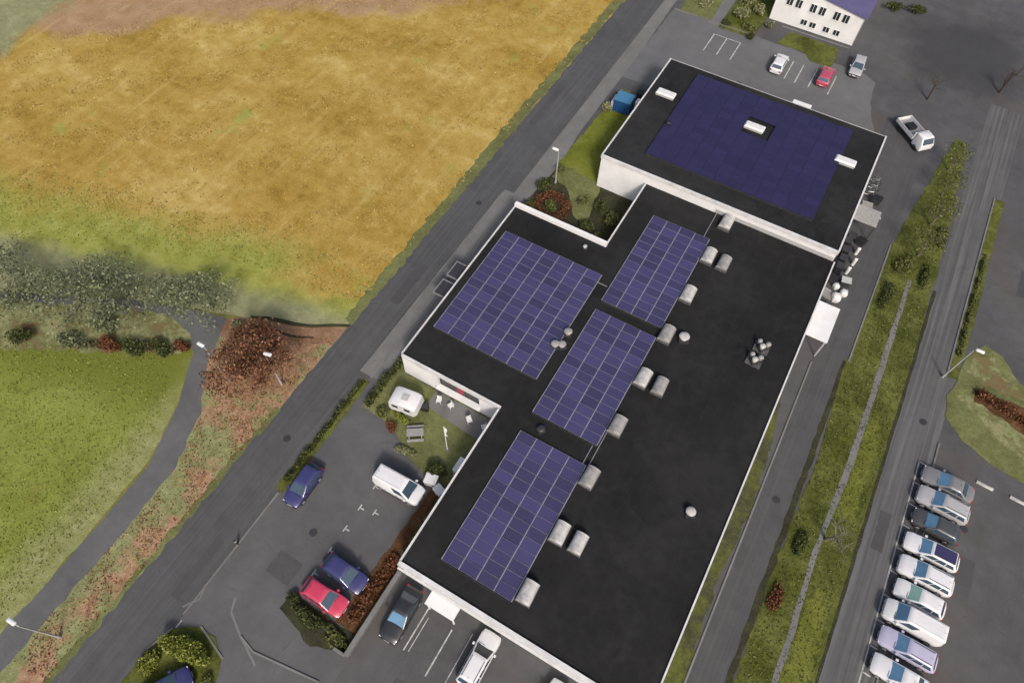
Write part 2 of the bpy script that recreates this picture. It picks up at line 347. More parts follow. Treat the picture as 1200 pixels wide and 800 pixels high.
# meadow, lawn, verge on the left
sheet('meadow', [(-300, -60), (-75.5, 6.0), (-66, 10.6), (-55, 16.2), (-48.5, 18.6), (-43, 20.6), (-38.5, 22.6), (-33.05, 25.0), (-32.95, 60), (-32.6, 93), (-32.6, 250), (-300, 250)], .012, M['meadow'], 1.1, .16)
sheet('lawn', [(-300, -66), (-75.5, 3.0), (-66, 8.9), (-56, 14.2), (-48.5, 16.4), (-44.7, 14.6), (-42, 9.8), (-39.9, 4), (-39.5, -3.3), (-39.2, -12), (-39.2, -120), (-300, -120)], .012, M['lawn'], .9, .14)
sheet('verge', [(-36.9, -120), (-36.9, -7), (-36.9, -2), (-37.3, 4.6), (-39.2, 9.8), (-42.2, 14.0), (-43.6, 17.3), (-40.5, 18.6), (-33.0, 22.6), (-33.05, -120)], .012, M['verge'], .8, .13)
sheet('footpath', [(-39.3, -120), (-39.3, -3.3), (-39.6, 3.4), (-41.8, 9.6), (-44.4, 14), (-46.4, 16.0), (-48.6, 16.5), (-56, 14.3), (-66, 9.0), (-300, -109), (-300, -101), (-66, 10.5), (-55, 16.1), (-48.5, 18.5), (-44, 19.6), (-42, 17.2), (-41.8, 14.2), (-39.0, 10), (-37, 4.7), (-36.7, -2), (-36.7, -120)], .008, M['path'])
sheet('leafy_footpath', [(-44.5, 19.4), (-43.4, 17.0), (-40.5, 18.2), (-33.0, 22.4), (-33.0, 25.2), (-38.5, 22.9), (-43, 20.9)], .010, M['leafpath'], .8, .1)

sheet('leafy_border', [(-90, -11), (-70, .4), (-60, 5.9), (-52, 10.2), (-46.4, 13.2), (-45.2, 14.8), (-46.3, 16.2), (-50, 16.6), (-56, 14.6), (-66, 9.3), (-90, -5)], .016, M['leafborder'], .7, .3)
sheet('road_verge', [(-33.9, 25.6), (-32.75, 25.6), (-32.7, 90), (-32.5, 240), (-33.6, 240), (-34.0, 90), (-34.3, 60)], .016, M['muted'], .6, .22)
sheet('road_verge', [(-33.9, -100), (-32.85, -100), (-32.85, 14), (-33.4, 14)], .016, M['muted'], .6, .2)
def soil_line(pts, wid):
    m = MB(); L = []
    for i, p in enumerate(pts):
        a = pts[max(0, i - 1)]; b = pts[min(len(pts) - 1, i + 1)]; d = Vector((b[0] - a[0], b[1] - a[1])).normalized(); k = wid * random.uniform(.6, 1.3)
        L.append([(p[0] - d.y * k, p[1] + d.x * k, .016), (p[0], p[1], .05), (p[0] + d.y * k, p[1] - d.x * k, .016)])
    m.loft(L, closed=False, caps=False); o = m.build('soil_edge', M['soil']); o['kind'] = 'structure'
soil_line([(-42.5, 20.9), (-41, 21.6), (-39.5, 22.1), (-38, 22.5), (-36.3, 23.2), (-34.5, 24.4), (-32.9, 25.3)], .22)
soil_line([(-41.0, 20.2), (-39, 20.9), (-37.2, 21.2), (-35.2, 22.2)], .14)
# strip along the road on the building side
rect('pavement', -28.6, -26.0, 21.5, 50.5, .012, M['pale'])
sheet('pavement', [(-27.4, 50.5), (-25.6, 50.5), (-24.8, 57), (-25.4, 64), (-25.4, 84), (-25.8, 95), (-26, 140), (-27.4, 140)], .012, M['pale'])
rect('car_park', -27.4, -13.6, -6.5, 21.5, .008, M['carpark'], 0)
sheet('rear_lot', [(-25.4, 77), (8.3, 77), (8.6, 81), (7.2, 85), (5.6, 89.5), (5.2, 94), (3.4, 95.2), (-25.4, 95.2)], .008, M['toplot'], .8, .12)
sheet('entrance_road', [(-27.5, -60), (-27.5, -4.8), (-24.5, -1.6), (-22.4, -3.6), (-20.5, -4), (-14, -3), (-14, -60)], .012, M['carpark'])
rect('driveway', 10.7, 14.0, -20, 62, .008, M['drive'])
sheet('service_yard', [(8.4, 50), (14.0, 50), (14.2, 88), (8.4, 88)], .010, M['drive'])
rect('side_road', 19.9, 24.2, -30, 98, .008, M['eastroad'])
rect('building_apron', -12.5, 12, -20, 7.5, .008, M['yard'])
# grass, beds
sheet('grass_strip', [(8.6, 2), (10.5, 2), (10.6, 14), (10.2, 20), (10.6, 28), (10.1, 36), (9.3, 40.5), (8.6, 41)], .03, M['rough'], .5, .14)
sheet('grass_strip', [(14.2, -20), (19.8, -20), (20.0, 40), (19.8, 56), (19.6, 70), (18.6, 88), (17.2, 88.5), (16.0, 80), (14.2, 66), (13.9, 46), (14.5, 36), (14.1, 26)], .03, M['olive'], .7, .12)
sheet('bright_grass', [(17.6, 11), (19.2, 11), (19.4, 21), (18.4, 24.5), (17.4, 23)], .034, M['midgreen'], .5, .3)
sheet('bright_grass', [(17.6, 31), (19.2, 31.5), (19.1, 41), (18, 44), (17.5, 38)], .034, M['midgreen'], .5, .3)
rect('dark_edge', 13.55, 14.1, 10, 48, .026, M['soil'], .8, .08)  # dark strip: shade along the kerb put into the colour
rect('dark_edge', 19.85, 20.15, 12, 62, .036, M['soil'], .8, .05)  # dark strip along the road-side edge of the grass
sheet('worn_path', [(16.75, -20), (17.25, -20), (17.3, 20), (17.05, 27), (17.55, 36), (17.6, 48), (17.4, 62), (17.0, 62), (17.0, 48), (16.95, 36), (16.6, 27), (16.8, 20)], .040, M['pale'], 1.2, .06)
sheet('road_verge', [(23.4, 51.5), (24.4, 51.5), (24.6, 62), (24.5, 80), (23.3, 80), (23.6, 66)], .03, M['olive'], .8, .1)
sheet('planted_bed', [(24.2, 46.6), (23.9, 49.2), (24.4, 51.4), (24.6, 54.5), (26, 57.5), (28, 56.8), (30, 54.5), (33, 53.6), (36, 53), (37, 44.5), (33, 43.2), (29, 43.8), (26.2, 44.9)], .05, M['muted'], .8, .1, .05)
sheet('leafy_soil', [(24.9, 49.8), (27, 50.6), (31, 50.2), (35, 49.6), (36.5, 46), (33, 45.2), (30, 46.4), (27.2, 48.4)], .056, M['leafborder'], .6, .25)
sheet('leafy_soil', [(26.0, 51.6), (31, 51.6), (36.5, 50.2), (36.5, 47.6), (31, 48.8), (26.4, 50.0)], .060, M['bark_bed'], .6, .2)
sheet('garden_bed', [(-25.3, 46.3), (-25.3, 52), (-24.9, 57), (-13.6, 56.7), (-13.6, 46.3)], .03, M['soil'], 0)
sheet('garden_lawn', [(-24.8, 55.2), (-22.2, 54.6), (-19.8, 51), (-17.8, 50.6), (-18.8, 56.6), (-19.4, 57.5), (-20.5, 63), (-24.9, 63)], .034, M['muted'], .6, .15)
sheet('garden_lawn', [(-25.1, 58), (-19.5, 57.2), (-19.5, 70.6), (-24.6, 70.6)], .038, M['bright'], .6, .15)
sheet('courtyard_lawn', [(-26.2, 18.4), (-25.9, 26.0), (-24.7, 26), (-24.7, 23.6), (-13.7, 23.6), (-13.7, 15.4), (-16.2, 15.4), (-19.6, 16.4), (-22.2, 18.0)], .03, M['muted'], .6, .1)
sheet('terrace', [(-20.8, 21.6), (-13.8, 21.0), (-13.8, 23.5), (-20.8, 23.5)], .036, M['pale'])
sheet('hedge_bed', [(-28.1, 7.6), (-27.1, 7.6), (-27.0, 21), (-28.0, 21)], .03, M['olive'], .6, .1)
sheet('mulch_bed', [(-16.3, 1.2), (-13.9, 1.2), (-13.8, 14.9), (-15.6, 15.2)], .03, M['bark_bed'], .6, .1)
sheet('shrub_bed', [(-21.0, -.2), (-20.8, 1.35), (-16.3, 1.3), (-13.9, 1.2), (-13.9, -.2), (-17, -1.3)], .03, M['soil'], .6, .12)
sheet('traffic_island', [(-28.0, -60), (-28.1, -7.9), (-27.5, -5.8), (-25.6, -4.6), (-24.0, -4.6), (-22.4, -5.6), (-21.4, -7.4), (-20.6, -60)], .06, M['olive'], .8, .08, .06)
sheet('planted_border', [(-24.6, 95.2), (-19.6, 95.4), (-19.6, 120), (-25.6, 120)], .03, M['muted'], .8, .15)
sheet('planted_border', [(-18.0, 94.4), (-13.2, 94.6), (-12.6, 98), (-12.4, 120), (-18.0, 120)], .03, M['olive'], .8, .15)
sheet('footpath', [(-19.7, 94.6), (-18.1, 94.6), (-18.1, 120), (-19.7, 120)], .02, M['pale'])
sheet('grass_patch', [(-9.4, 95.3), (-8.6, 98.9), (-1.2, 98.9), (-1.0, 93.9), (-4.2, 93.9), (-5.0, 95.3)], .03, M['olive'], .7, .12)
for a in [(-27.5, -4.6, -27.5, 7.5), (-25.6, -4.55, -22.4, -5.5), (-27.3, 21.4, -27.3, 50), (-28.6, 21.5, -28.6, 50), (-25.3, 95.2, -13, 95.2), (-10, 99.6, 0, 99.6),
          (24.25, -10, 24.25, 43.5), (23.35, 52, 23.35, 80), (14.1, 48, 14.1, 66), (10.75, 2, 10.75, 46), (-22.3, -3.5, -20.6, -3.9), (-20.6, -3.9, -14.6, -3.0), (-28.1, -8, -27.5, -5.8)]:
    kerb(*a)

# painted markings
def line(x0, y0, x1, y1, wid=.12, name='parking_line', z=.017):
    d = Vector((x1 - x0, y1 - y0)); L = d.length; d.normalize(); n = max(1, int(L / .5)); m = MB(); rings = []
    for i in range(n + 1):
        t = L * i / n; a = wid / 2 * random.uniform(.8, 1.1); rings.append([(x0 + d.x * t - d.y * a, y0 + d.y * t + d.x * a, z), (x0 + d.x * t + d.y * a, y0 + d.y * t - d.x * a, z)])
    m.loft(rings, closed=False, caps=False); o = m.build(name, M['kerb'] if name == 'worn_marking' else M['paint_line']); o['kind'] = 'structure'
    for p in o.data.polygons:
        if p.normal.z < 0: p.flip()
    return o
for x in (-17.9, -15.95, -13.9, -6.0, -4.5, -2.6, .15): line(x, 88.2, x, 92.6, .16)
line(-18, 92.6, -13.8, 92.6, .12)
line(-10.15, 2.3, -10.15, 7.0); line(-9.75, 2.4, -9.75, 5.4, .08); line(-7.55, 1.6, -7.55, 5.6); line(-5.9, 1.6, -5.9, 6.2, .08)
line(23.0, 12, 23.0, 40.6, .12)
for k in range(10): line(23.0, 40.55 - 2.32 * k, 23.7, 40.5 - 2.32 * k, .12)
for x, y in [(-20.3, 3.5), (-20.3, 5.7), (-20.3, 7.9), (-20.3, 10.1), (-18.9, 10.4), (-20.3, 12.4)]:
    line(x, y - .3, x, y + .3, .12, 'bay_mark'); line(x + .07, y, x + .45, y, .12, 'bay_mark')
for pts in [[(-28.0, -4.2), (-27.2, -3.0), (-27.6, -1.9)], [(-24.7, -1.4), (-24.2, -2.5), (-22.5, -3.4), (-19.8, -4.6)]]:
    for a, b in zip(pts, pts[1:]): line(*a, *b, .18, 'worn_marking')
line(-27.3, -16, -27.3, -5, .12, 'edge_line'); line(24.9, 12, 24.9, 40, .05, 'edge_line')

for x0, x1, y0, y1 in [(-31.2, -30.0, 30, 36), (-29.6, -28.7, -4, 3), (-24, -21.5, 1.5, 3.6), (-18.5, -16, 79, 82), (21, 22, 30, 34), (26.5, 29.5, 30, 33.4), (11.4, 12.6, 38, 41), (-9.5, -7.6, -1.5, .4), (28, 33, 66, 70), (-31.8, -31.0, 62, 71)]:
    rect('asphalt_repair', x0, x1, y0, y1, .016, M['patch2'], .5, .05)
for x, y in [(-30.3, 12), (-22.5, 6.2), (22.4, 45), (12.3, 30), (-11, 84), (-6, 1.2), (28, 36), (-30.2, 47)]:
    m = MB().cyl((0, 0, 0), (0, 0, .014), .36, .36, 16); o = m.build('manhole_cover', M['dark'], loc=(x, y, .012)); o['kind'] = 'structure'

# ------------------------------------------------------------------ buildings
ZR, ZH = 3.5, 4.9
WX0, WX1, WXL = -13.6, 8.6, -24.7
wh = thing('warehouse', 'long low white building with black flat roof carrying four solar arrays and rows of rooflights', 'building', (0, 0, 0))
def wall_box(name, x0, x1, y0, y1, z0, z1, mat, par): return MB().box(x0, x1, y0, y1, z0, z1).build(name, mat, par)
foot = [(WX0, 7.5), (WX1, 7.5), (WX1, 56.7), (-13.5, 56.7), (-13.5, 46.1), (WXL, 46.1), (WXL, 23.7), (WX0, 23.7)]
m = MB(); n = len(foot); m.loft([[(x, y, 0) for x, y in foot], [(x, y, ZR - .25) for x, y in foot]], caps=False)
# court wall is built separately with its window opening: drop that face (from (WXL,23.7) to (WX0,23.7))
drop = [f for f in m.f if all(abs(m.v[i][1] - 23.7) < .01 for i in f)]
m.f = [f for f in m.f if f not in drop]; m.mi = [0] * len(m.f)
m.build('wall', M['white'], wh)
m = MB(); wx0, wx1 = -20.6, -15.9
m.box(WXL, wx0, 23.7, 24.0, 0, ZR - .25); m.box(wx1, WX0 , 23.7, 24.0, 0, ZR - .25); m.box(wx0, wx1, 23.7, 24.0, 0, .95); m.box(wx0, wx1, 23.7, 24.0, 3.12, ZR - .25)
m.build('court_wall', M['white'], wh)
# recess lining + panes
win = MB().box(wx0, wx1, 24.02, 24.1, .95, 1.03).box(wx0, wx1, 24.02, 24.1, 3.06, 3.12)
for k in range(6): xx = wx0 + (wx1 - wx0 - .08) * k / 5; win.box(xx, xx + .08, 24.02, 24.1, 1.03, 3.06)
win = win.build('window', M['dark'], wh)
for k in range(5):
    xx = wx0 + .08 + (wx1 - wx0 - .08) * k / 5; MB().box(xx, xx + (wx1 - wx0 - .08) / 5 - .08, 24.05, 24.07, 1.03, 3.06).build('pane', M['red'] if k == 2 else M['facadeglass'], win)
MB().box(wx0 - .15, wx1 + .15, 23.35, 23.7, .86, .95).build('window_sill', M['white'], wh)
roof = sheet('roof', [(x, y) for x, y in foot], ZR, M['roof'], thick=.25); roof.parent = wh; del roof['kind']
def strip_cap(x0, y0, x1, y1, w_, h_, par, mat='cap', z=ZR):
    if x0 == x1: b = (x0 - w_ / 2, x0 + w_ / 2, min(y0, y1), max(y0, y1))
    else: b = (min(x0, x1), max(x0, x1), y0 - w_ / 2, y0 + w_ / 2)
    return MB().box(*b, z - .3, z + h_).build('parapet', M[mat], par)
strip_cap(WX0 - .02, 7.5 - .12, WX1, 7.38, .36, .22, wh); strip_cap(WX0, 7.58, WX0, 23.5, .16, .15, wh)
strip_cap(WXL + .1, 23.68, WX0 + .08, 23.68, .22, .2, wh); strip_cap(WXL, 23.8, WXL, 45.9, .13, .15, wh)
strip_cap(WXL - .06, 46.1, -13.4, 46.1, .42, .5, wh, 'white'); strip_cap(-13.5, 46.33, -13.5, 56.6, .15, .18, wh); strip_cap(WX1, 7.58, WX1, 56.6, .14, .15, wh)
# step of the front parapet and fascia line
MB().box(WX0, WX1, 7.0, 7.18, 2.9, 3.05).build('fascia', M['cap'], wh)
porch = MB().box(-10.2, -7.5, 5.9, 7.17, 2.55, 2.75).build('porch_roof', M['white'], wh)
for px in (-10.05, -7.65): MB().box(px - .06, px + .06, 6.0, 6.12, 0, 2.55).build('porch_post', M['white'], wh)
canopy = MB().box(8.72, 10.95, 46.7, 51.4, 2.85, 3.02).build('side_canopy', M['white'], wh)
for yy in (46.9, 51.2): MB().box(10.75, 10.87, yy - .06, yy + .06, 0, 2.85).build('canopy_post', M['greywall'], wh)
for y0, y1 in ((31.9, 33.7), (34.5, 36.4)):
    aw = MB().box(-26.35, -24.8, y0, y1, 2.72, 2.86).build('awning', M['dark'], wh)
    f = MB().box(-26.47, -26.352, y0 - .12, y1 + .12, 2.72, 2.9).box(-26.35, -24.8, y0 - .12, y0 - .002, 2.72, 2.9).box(-26.35, -24.8, y1 + .002, y1 + .12, 2.72, 2.9).build('awning_frame', M['roof_edge'], aw)

# rooflights: barrel hood on a curb
def rooflight(x, y, wx=1.15, wy=1.75, h=.75, par=wh, z=ZR):
    cb = MB().box(-wx / 2, wx / 2, -wy / 2, wy / 2, 0, h * .6)  .box(-wx / 2 - .1, wx / 2 + .1, -wy / 2 - .1, wy / 2 + .1, 0, .1).build('rooflight', M['curb'], par, loc=(x, y, z), rz=random.uniform(-.03, .03))
    n = 8; rings = []
    for yy in (-wy / 2 - .06, wy / 2 + .06):
        rings.append([(-(wx / 2 + .05) * math.cos(PI * i / n), yy, h * .6 + .002 + math.sin(PI * i / n) * h * .5) for i in range(n + 1)])
    MB().loft(rings).build('rooflight_hood', M['vent2'] if random.random() < .35 else M['vent'], cb, smooth=True)
    MB().box(-wx / 2 - .07, wx / 2 + .07, -wy / 2 - .09, -wy / 2 - .065, h * .45, h * .68).box(-wx / 2 - .07, wx / 2 + .07, wy / 2 + .065, wy / 2 + .09, h * .45, h * .68).build('rooflight_frame', M['silver'], cb)
for y in (55.6, 50.2, 44.4, 38.8, 33.1, 27.4, 21.7, 16.1, 10.6): rooflight(-3.35, y)
for y in (50.1, 33.1, 16.1): rooflight(-1.6, y + .0, 1.05, 1.65)
def roof_fan(x, y, r, h, mat, par=wh, z=ZR):
    b = MB().box(-r, r, -r, r, 0, h * .35).build('roof_fan', M['dark'], par, loc=(x, y, z), rz=random.uniform(0, 1))
    MB().cyl((0, 0, h * .35 + .002), (0, 0, h * .8), r * .7, r * .7, 12).build('fan_drum', mat, b, smooth=True)
    MB().cyl((0, 0, h * .82), (0, 0, h * .88), r * 1.05, r * .9, 12).dome((0, 0, h * .881), r * .9, r * .9, h * .15, 12, 3).build('fan_cowl', mat, b, smooth=True)
roof_fan(-1.7, 39.3, .5, .8, M['vent']); roof_fan(5.5, 23.3, .42, .7, M['vent'])
for cx, cy in ((5.35, 42.3), (5.2, 40.5)):
    MB().box(cx - .75, cx + .75, cy - .6, cy + .6, ZR, ZR + .16).build('fan_plinth', M['curb'], wh)
    for dx, dy, r9, mt in ((0, -.25, .3, 'vent'), (.42, .22, .26, 'vent2'), (-.42, .2, .24, 'vent2')): roof_fan(cx + dx, cy + dy, r9, .85, M[mt], z=ZR + .16)
for x, y in ((-11.85, 34.0), (-11.7, 32.4), (-12.3, 32.1)): roof_fan(x, y, .4, .75, M['dark2'] if 'dark2' in M else M['vent2'])
roof_fan(-15.3, 44.6, .22, .5, M['vent']); roof_fan(-9.2, 23.6, .35, .5, M['dark'])
MB().box(-4.85, -4.78, 50.5, 56.6, ZR, ZR + .1).build('conduit', M['silver'], wh)
MB().box(-3.95, -3.88, 21.5, 27, ZR, ZR + .1).box(-4.5, -4.43, 21.5, 26.5, ZR, ZR + .1).build('conduit', M['silver'], wh)
MB().box(-13, -11, 41.2, 41.26, ZR, ZR + .1).build('conduit', M['silver'], wh)

# hall
hx0, hx1, hy0, hy1 = -19.4, 8.4, 56.8, 77.2
hall = thing('hall', 'taller white hall with black flat roof behind the long low building', 'building')
MB().loft([[(x, y, z) for x, y in ((hx0, hy0), (hx1, hy0), (hx1, hy1), (hx0, hy1))] for z in (0, ZH - .2)], caps=False).build('wall', M['white'], hall)
r_ = rect('roof', hx0, hx1, hy0, hy1, ZH, M['hallroof'], thick=.2); r_.parent = hall; del r_['kind']
for a in ((hx0 - .05, hy0, hx1 + .05, hy0, .24, .12), (hx0, hy0 + .13, hx0, hy1, .16, .12), (hx1, hy0 + .13, hx1, hy1, .18, .12)): strip_cap(*a, hall, z=ZH)
strip_cap(hx0, hy1, hx1, hy1, .06, .06, hall, 'greywall', ZH)
MB().box(-5, hx1 - .1, hy0 - .1, hy0 - .002, ZR + .02, ZR + .5).build('flashing', M['greywall'], hall)
for x in (-17.2, -5.7, 5.3):
    cb = MB().box(-1.15, 1.15, -.5, .5, 0, .3).build('skylight', M['greywall'], hall, loc=(x, 70.3, ZH), rz=0)
    MB().loft([[(-1.2, -.55, .302), (1.2, -.55, .302), (1.2, .55, .302), (-1.2, .55, .302)], [(-1.05, -.4, .48), (1.05, -.4, .48), (1.05, .4, .48), (-1.05, .4, .48)]]).build('skylight_dome', M['whiteplastic'], cb)
MB().cyl((-14.8, 65.3, ZH), (-14.8, 65.3, ZH + .6), .22, .22, 10).cyl((-14.8, 65.3, ZH + .6), (-14.8, 65.3, ZH + .72), .34, .2, 10).build('vent_pipe', M['black'], hall)
MB().box(-3.2, -.9, hy1 + .05, hy1 + 1.1, 4.45, 4.7).build('rear_canopy', M['white'], hall)

# solar arrays: every panel its own part, shared mesh
def panelmat(name, c, var, grid):
    n = NT(name); oi = n.n.new('ShaderNodeObjectInfo')
    v = n.math('ADD', n.math('MULTIPLY', oi.outputs['Random'], .7), n.math('MULTIPLY', n.noise(1.2, 3, .6), .3))
    col = n.ramp(v, [(.15, sc(c, 1 - var)), (.85, sc(c, 1 + var))])
    so = n.n.new('ShaderNodeSeparateXYZ'); n.l(n.co.outputs['Object'], so.inputs[0])
    for ax, k in ((0, 6.2), (1, 6.2)):
        g = n.math('ABSOLUTE', n.math('SUBTRACT', n.math('FRACT', n.math('MULTIPLY', so.outputs[ax], k)), .5))
        col = n.mix(n.math('MULTIPLY', n.step(g, .42, .48), grid), col, (.19, .18, .26))
    n.done(col, .22, .5); return n.m
M['cell'] = panelmat('solar_cells', (.030, .0255, .080), .3, .34); M['cell_dark'] = panelmat('dim_reflection_solar_cells', (.019, .0155, .052), .12, .05)  # hall cells darker: weaker reflection at their viewing angle put into the colour
def panel_mesh(w_, d_, fr, mats, nm):
    a, b = w_ / 2, d_ / 2; m = MB(); t = .04
    o = [(-a, -b), (a, -b), (a, b), (-a, b)]; i = [(-a + fr, -b + fr), (a - fr, -b + fr), (a - fr, b - fr), (-a + fr, b - fr)]
    vs = [(x, y, 0) for x, y in o] + [(x, y, t) for x, y in o] + [(x, y, t) for x, y in i] + [(x, y, t - .008) for x, y in i]
    fs = [(3, 2, 1, 0)] + [(k, (k + 1) % 4, 4 + (k + 1) % 4, 4 + k) for k in range(4)] + [(4 + k, 4 + (k + 1) % 4, 8 + (k + 1) % 4, 8 + k) for k in range(4)] + [(8 + k, 8 + (k + 1) % 4, 12 + (k + 1) % 4, 12 + k) for k in range(4)]
    m.add(vs, fs, 0); m.add([vs[k] for k in (12, 13, 14, 15)], [(0, 1, 2, 3)], 1)
    me = D.meshes.new(nm); me.from_pydata(m.v, [], m.f); [me.materials.append(q) for q in mats]; me.polygons.foreach_set('material_index', m.mi); return me
M['pframe'] = plain('panel_frame', (.16, .155, .19), .4, .1)
PM = panel_mesh(1.60, .985, .022, (M['pframe'], M['cell']), 'panel'); M['dframe'] = plain('dark_panel_frame', (.022, .02, .034), .4, .1); PMD = panel_mesh(1.645, 1.0, .014, (M['dframe'], M['cell_dark']), 'dark_panel')
def array(label, x0, y0, nx, ny, z, me, skip=lambda i, j: False, group='solar arrays on the flat roofs', px=1.66, py=1.02, lift=.2, railmat='silver'):
    t = thing('solar_array', label, 'solar panels', (x0, y0, z), 0, group)
    for i in range(nx):
        for j in range(ny):
            if skip(i, j): continue
            o = D.objects.new('panel', me); COL.objects.link(o); o.parent = t
            o.location = ((i + .5) * px, (j + .5) * py, lift + random.uniform(-.012, .012)); o.rotation_euler = (R(3.0) * (1 if True else -1) + random.uniform(-.012, .012), random.uniform(-.012, .012), 0)
    for i in range(nx if railmat == 'silver' else 0):
        for q in (.28, .72): MB().box((i + q) * px - .03, (i + q) * px + .03, .05, ny * py - .05, .02, lift - .05).build('rail', M[railmat], t)
    for i in range(nx + 1 if railmat == 'silver' else 0): MB().box(i * px - .035, i * px + .035, .0, ny * py , lift - .01, lift + .022).build('gap_strip', M[railmat], t)
    MB().box(.05, nx * px - .05, -.1, -.06, .0, lift + .03).build('front_edge_strip', M['dark'], t)  # dark strip along the front edge of the array
    return t
array('nearest solar array on the low roof, beside the front parapet', -10.75, 9.35, 4, 13, ZR, PM)
array('middle solar array of the low roof, between the two others in its line', -10.75, 24.75, 4, 13, ZR, PM)
array('farthest solar array of the low roof, closest to the tall hall', -10.75, 39.3, 4, 13, ZR, PM)
array('widest solar array, on the roof wing that juts towards the road', -23.7, 27.9, 7, 14, ZR, PM)
array('large dark solar array covering most of the tall hall roof', -15.2, 59.6, 12, 16, ZH, PMD, lambda i, j: i in (5, 6) and j in (9, 10, 11) or False, px=1.66, railmat='dark')

# far white office with gable end
of = thing('office_building', 'white gabled office building with dark windows at the top edge', 'building')
ox0, ox1, oy0, oy1, oz, orz = -12.3, .15, 100.5, 124, 4.25, 5.2
om = (ox0 + ox1) / 2
m = MB(); prof = [(ox0, 0), (ox1, 0), (ox1, oz), (om, orz), (ox0, oz)]
m.loft([[(x, oy0, z) for x, z in prof], [(x, oy1, z) for x, z in prof]]); m.build('wall', M['white'], of)
M['officeroof'] = plain('violet_roof', (.085, .075, .16), .5, .1, .6)
m = MB(); k = (orz - oz) / (ox1 - om)
for s_ in (-1, 1):
    e = om + s_ * (ox1 - om + .35); ez = oz - .35 * k + .01
    m.loft([[(om, y, orz + .01), (e, y, ez), (e, y, ez + .14), (om, y, orz + .15)] for y in (oy0 - .25, oy1 + .25)])
m.build('roof', M['officeroof'], of)
MB().box(ox1 - .1, ox1 + .02, oy0 - .02, oy0 - .002, 0.3, oz - .2).build('downpipe', M['greywall'], of)
PL = []   # (x, z) of window centres, set below
for xw, zw, ww, wh_ in [(-10.3, 3.35, .85, 1.15), (-9.0, 3.35, .85, 1.15), (-6.9, 3.35, .85, 1.15), (-5.6, 3.35, .85, 1.15), (-3.5, 3.35, .85, 1.15), (-2.2, 3.35, .85, 1.15),
                        (-7.4, 1.05, .85, .75), (-6.1, 1.05, .85, .75), (-4.1, 1.05, .85, .75), (-2.6, 1.05, .85, .75)]:
    f = MB(); a, b = ww / 2, wh_ / 2; y0, y1 = oy0 - .05, oy0 - .003
    f.box(xw - a - .07, xw + a + .07, y0, y1, zw + b, zw + b + .07).box(xw - a - .07, xw + a + .07, y0 - .05, y1, zw - b - .07, zw - b).box(xw - a - .07, xw - a, y0, y1, zw - b, zw + b).box(xw + a, xw + a + .07, y0, y1, zw - b, zw + b).box(xw - .025, xw + .025, y0, y1, zw - b, zw + b)
    f = f.build('window', M['white'], of)
    for s_ in (-1, 1): MB().box(xw + (s_ - 1) / 2 * (a - .025) + s_ * .025 + (0 if s_ > 0 else 0), xw + (s_ + 1) / 2 * (a - .025) + s_ * .025, y1 - .03, y1 - .005, zw - b, zw + b).build('pane', M['glass'], f)

# low garden wall by the front car park
m = MB().box(-13.95, -13.65, -.4, 7.2, 0, .75).box(-15.0, -13.96, -.55, -.3, 0, .7)
gw = tag(m.build('low_wall', M['pale'], bevel=.02), 'low grey concrete wall between the shrub bed and front parking bays', 'wall')
MB().box(-14.0, -13.6, -.42, 7.2, .752, .82).build('wall_cap', M['kerb'], gw)

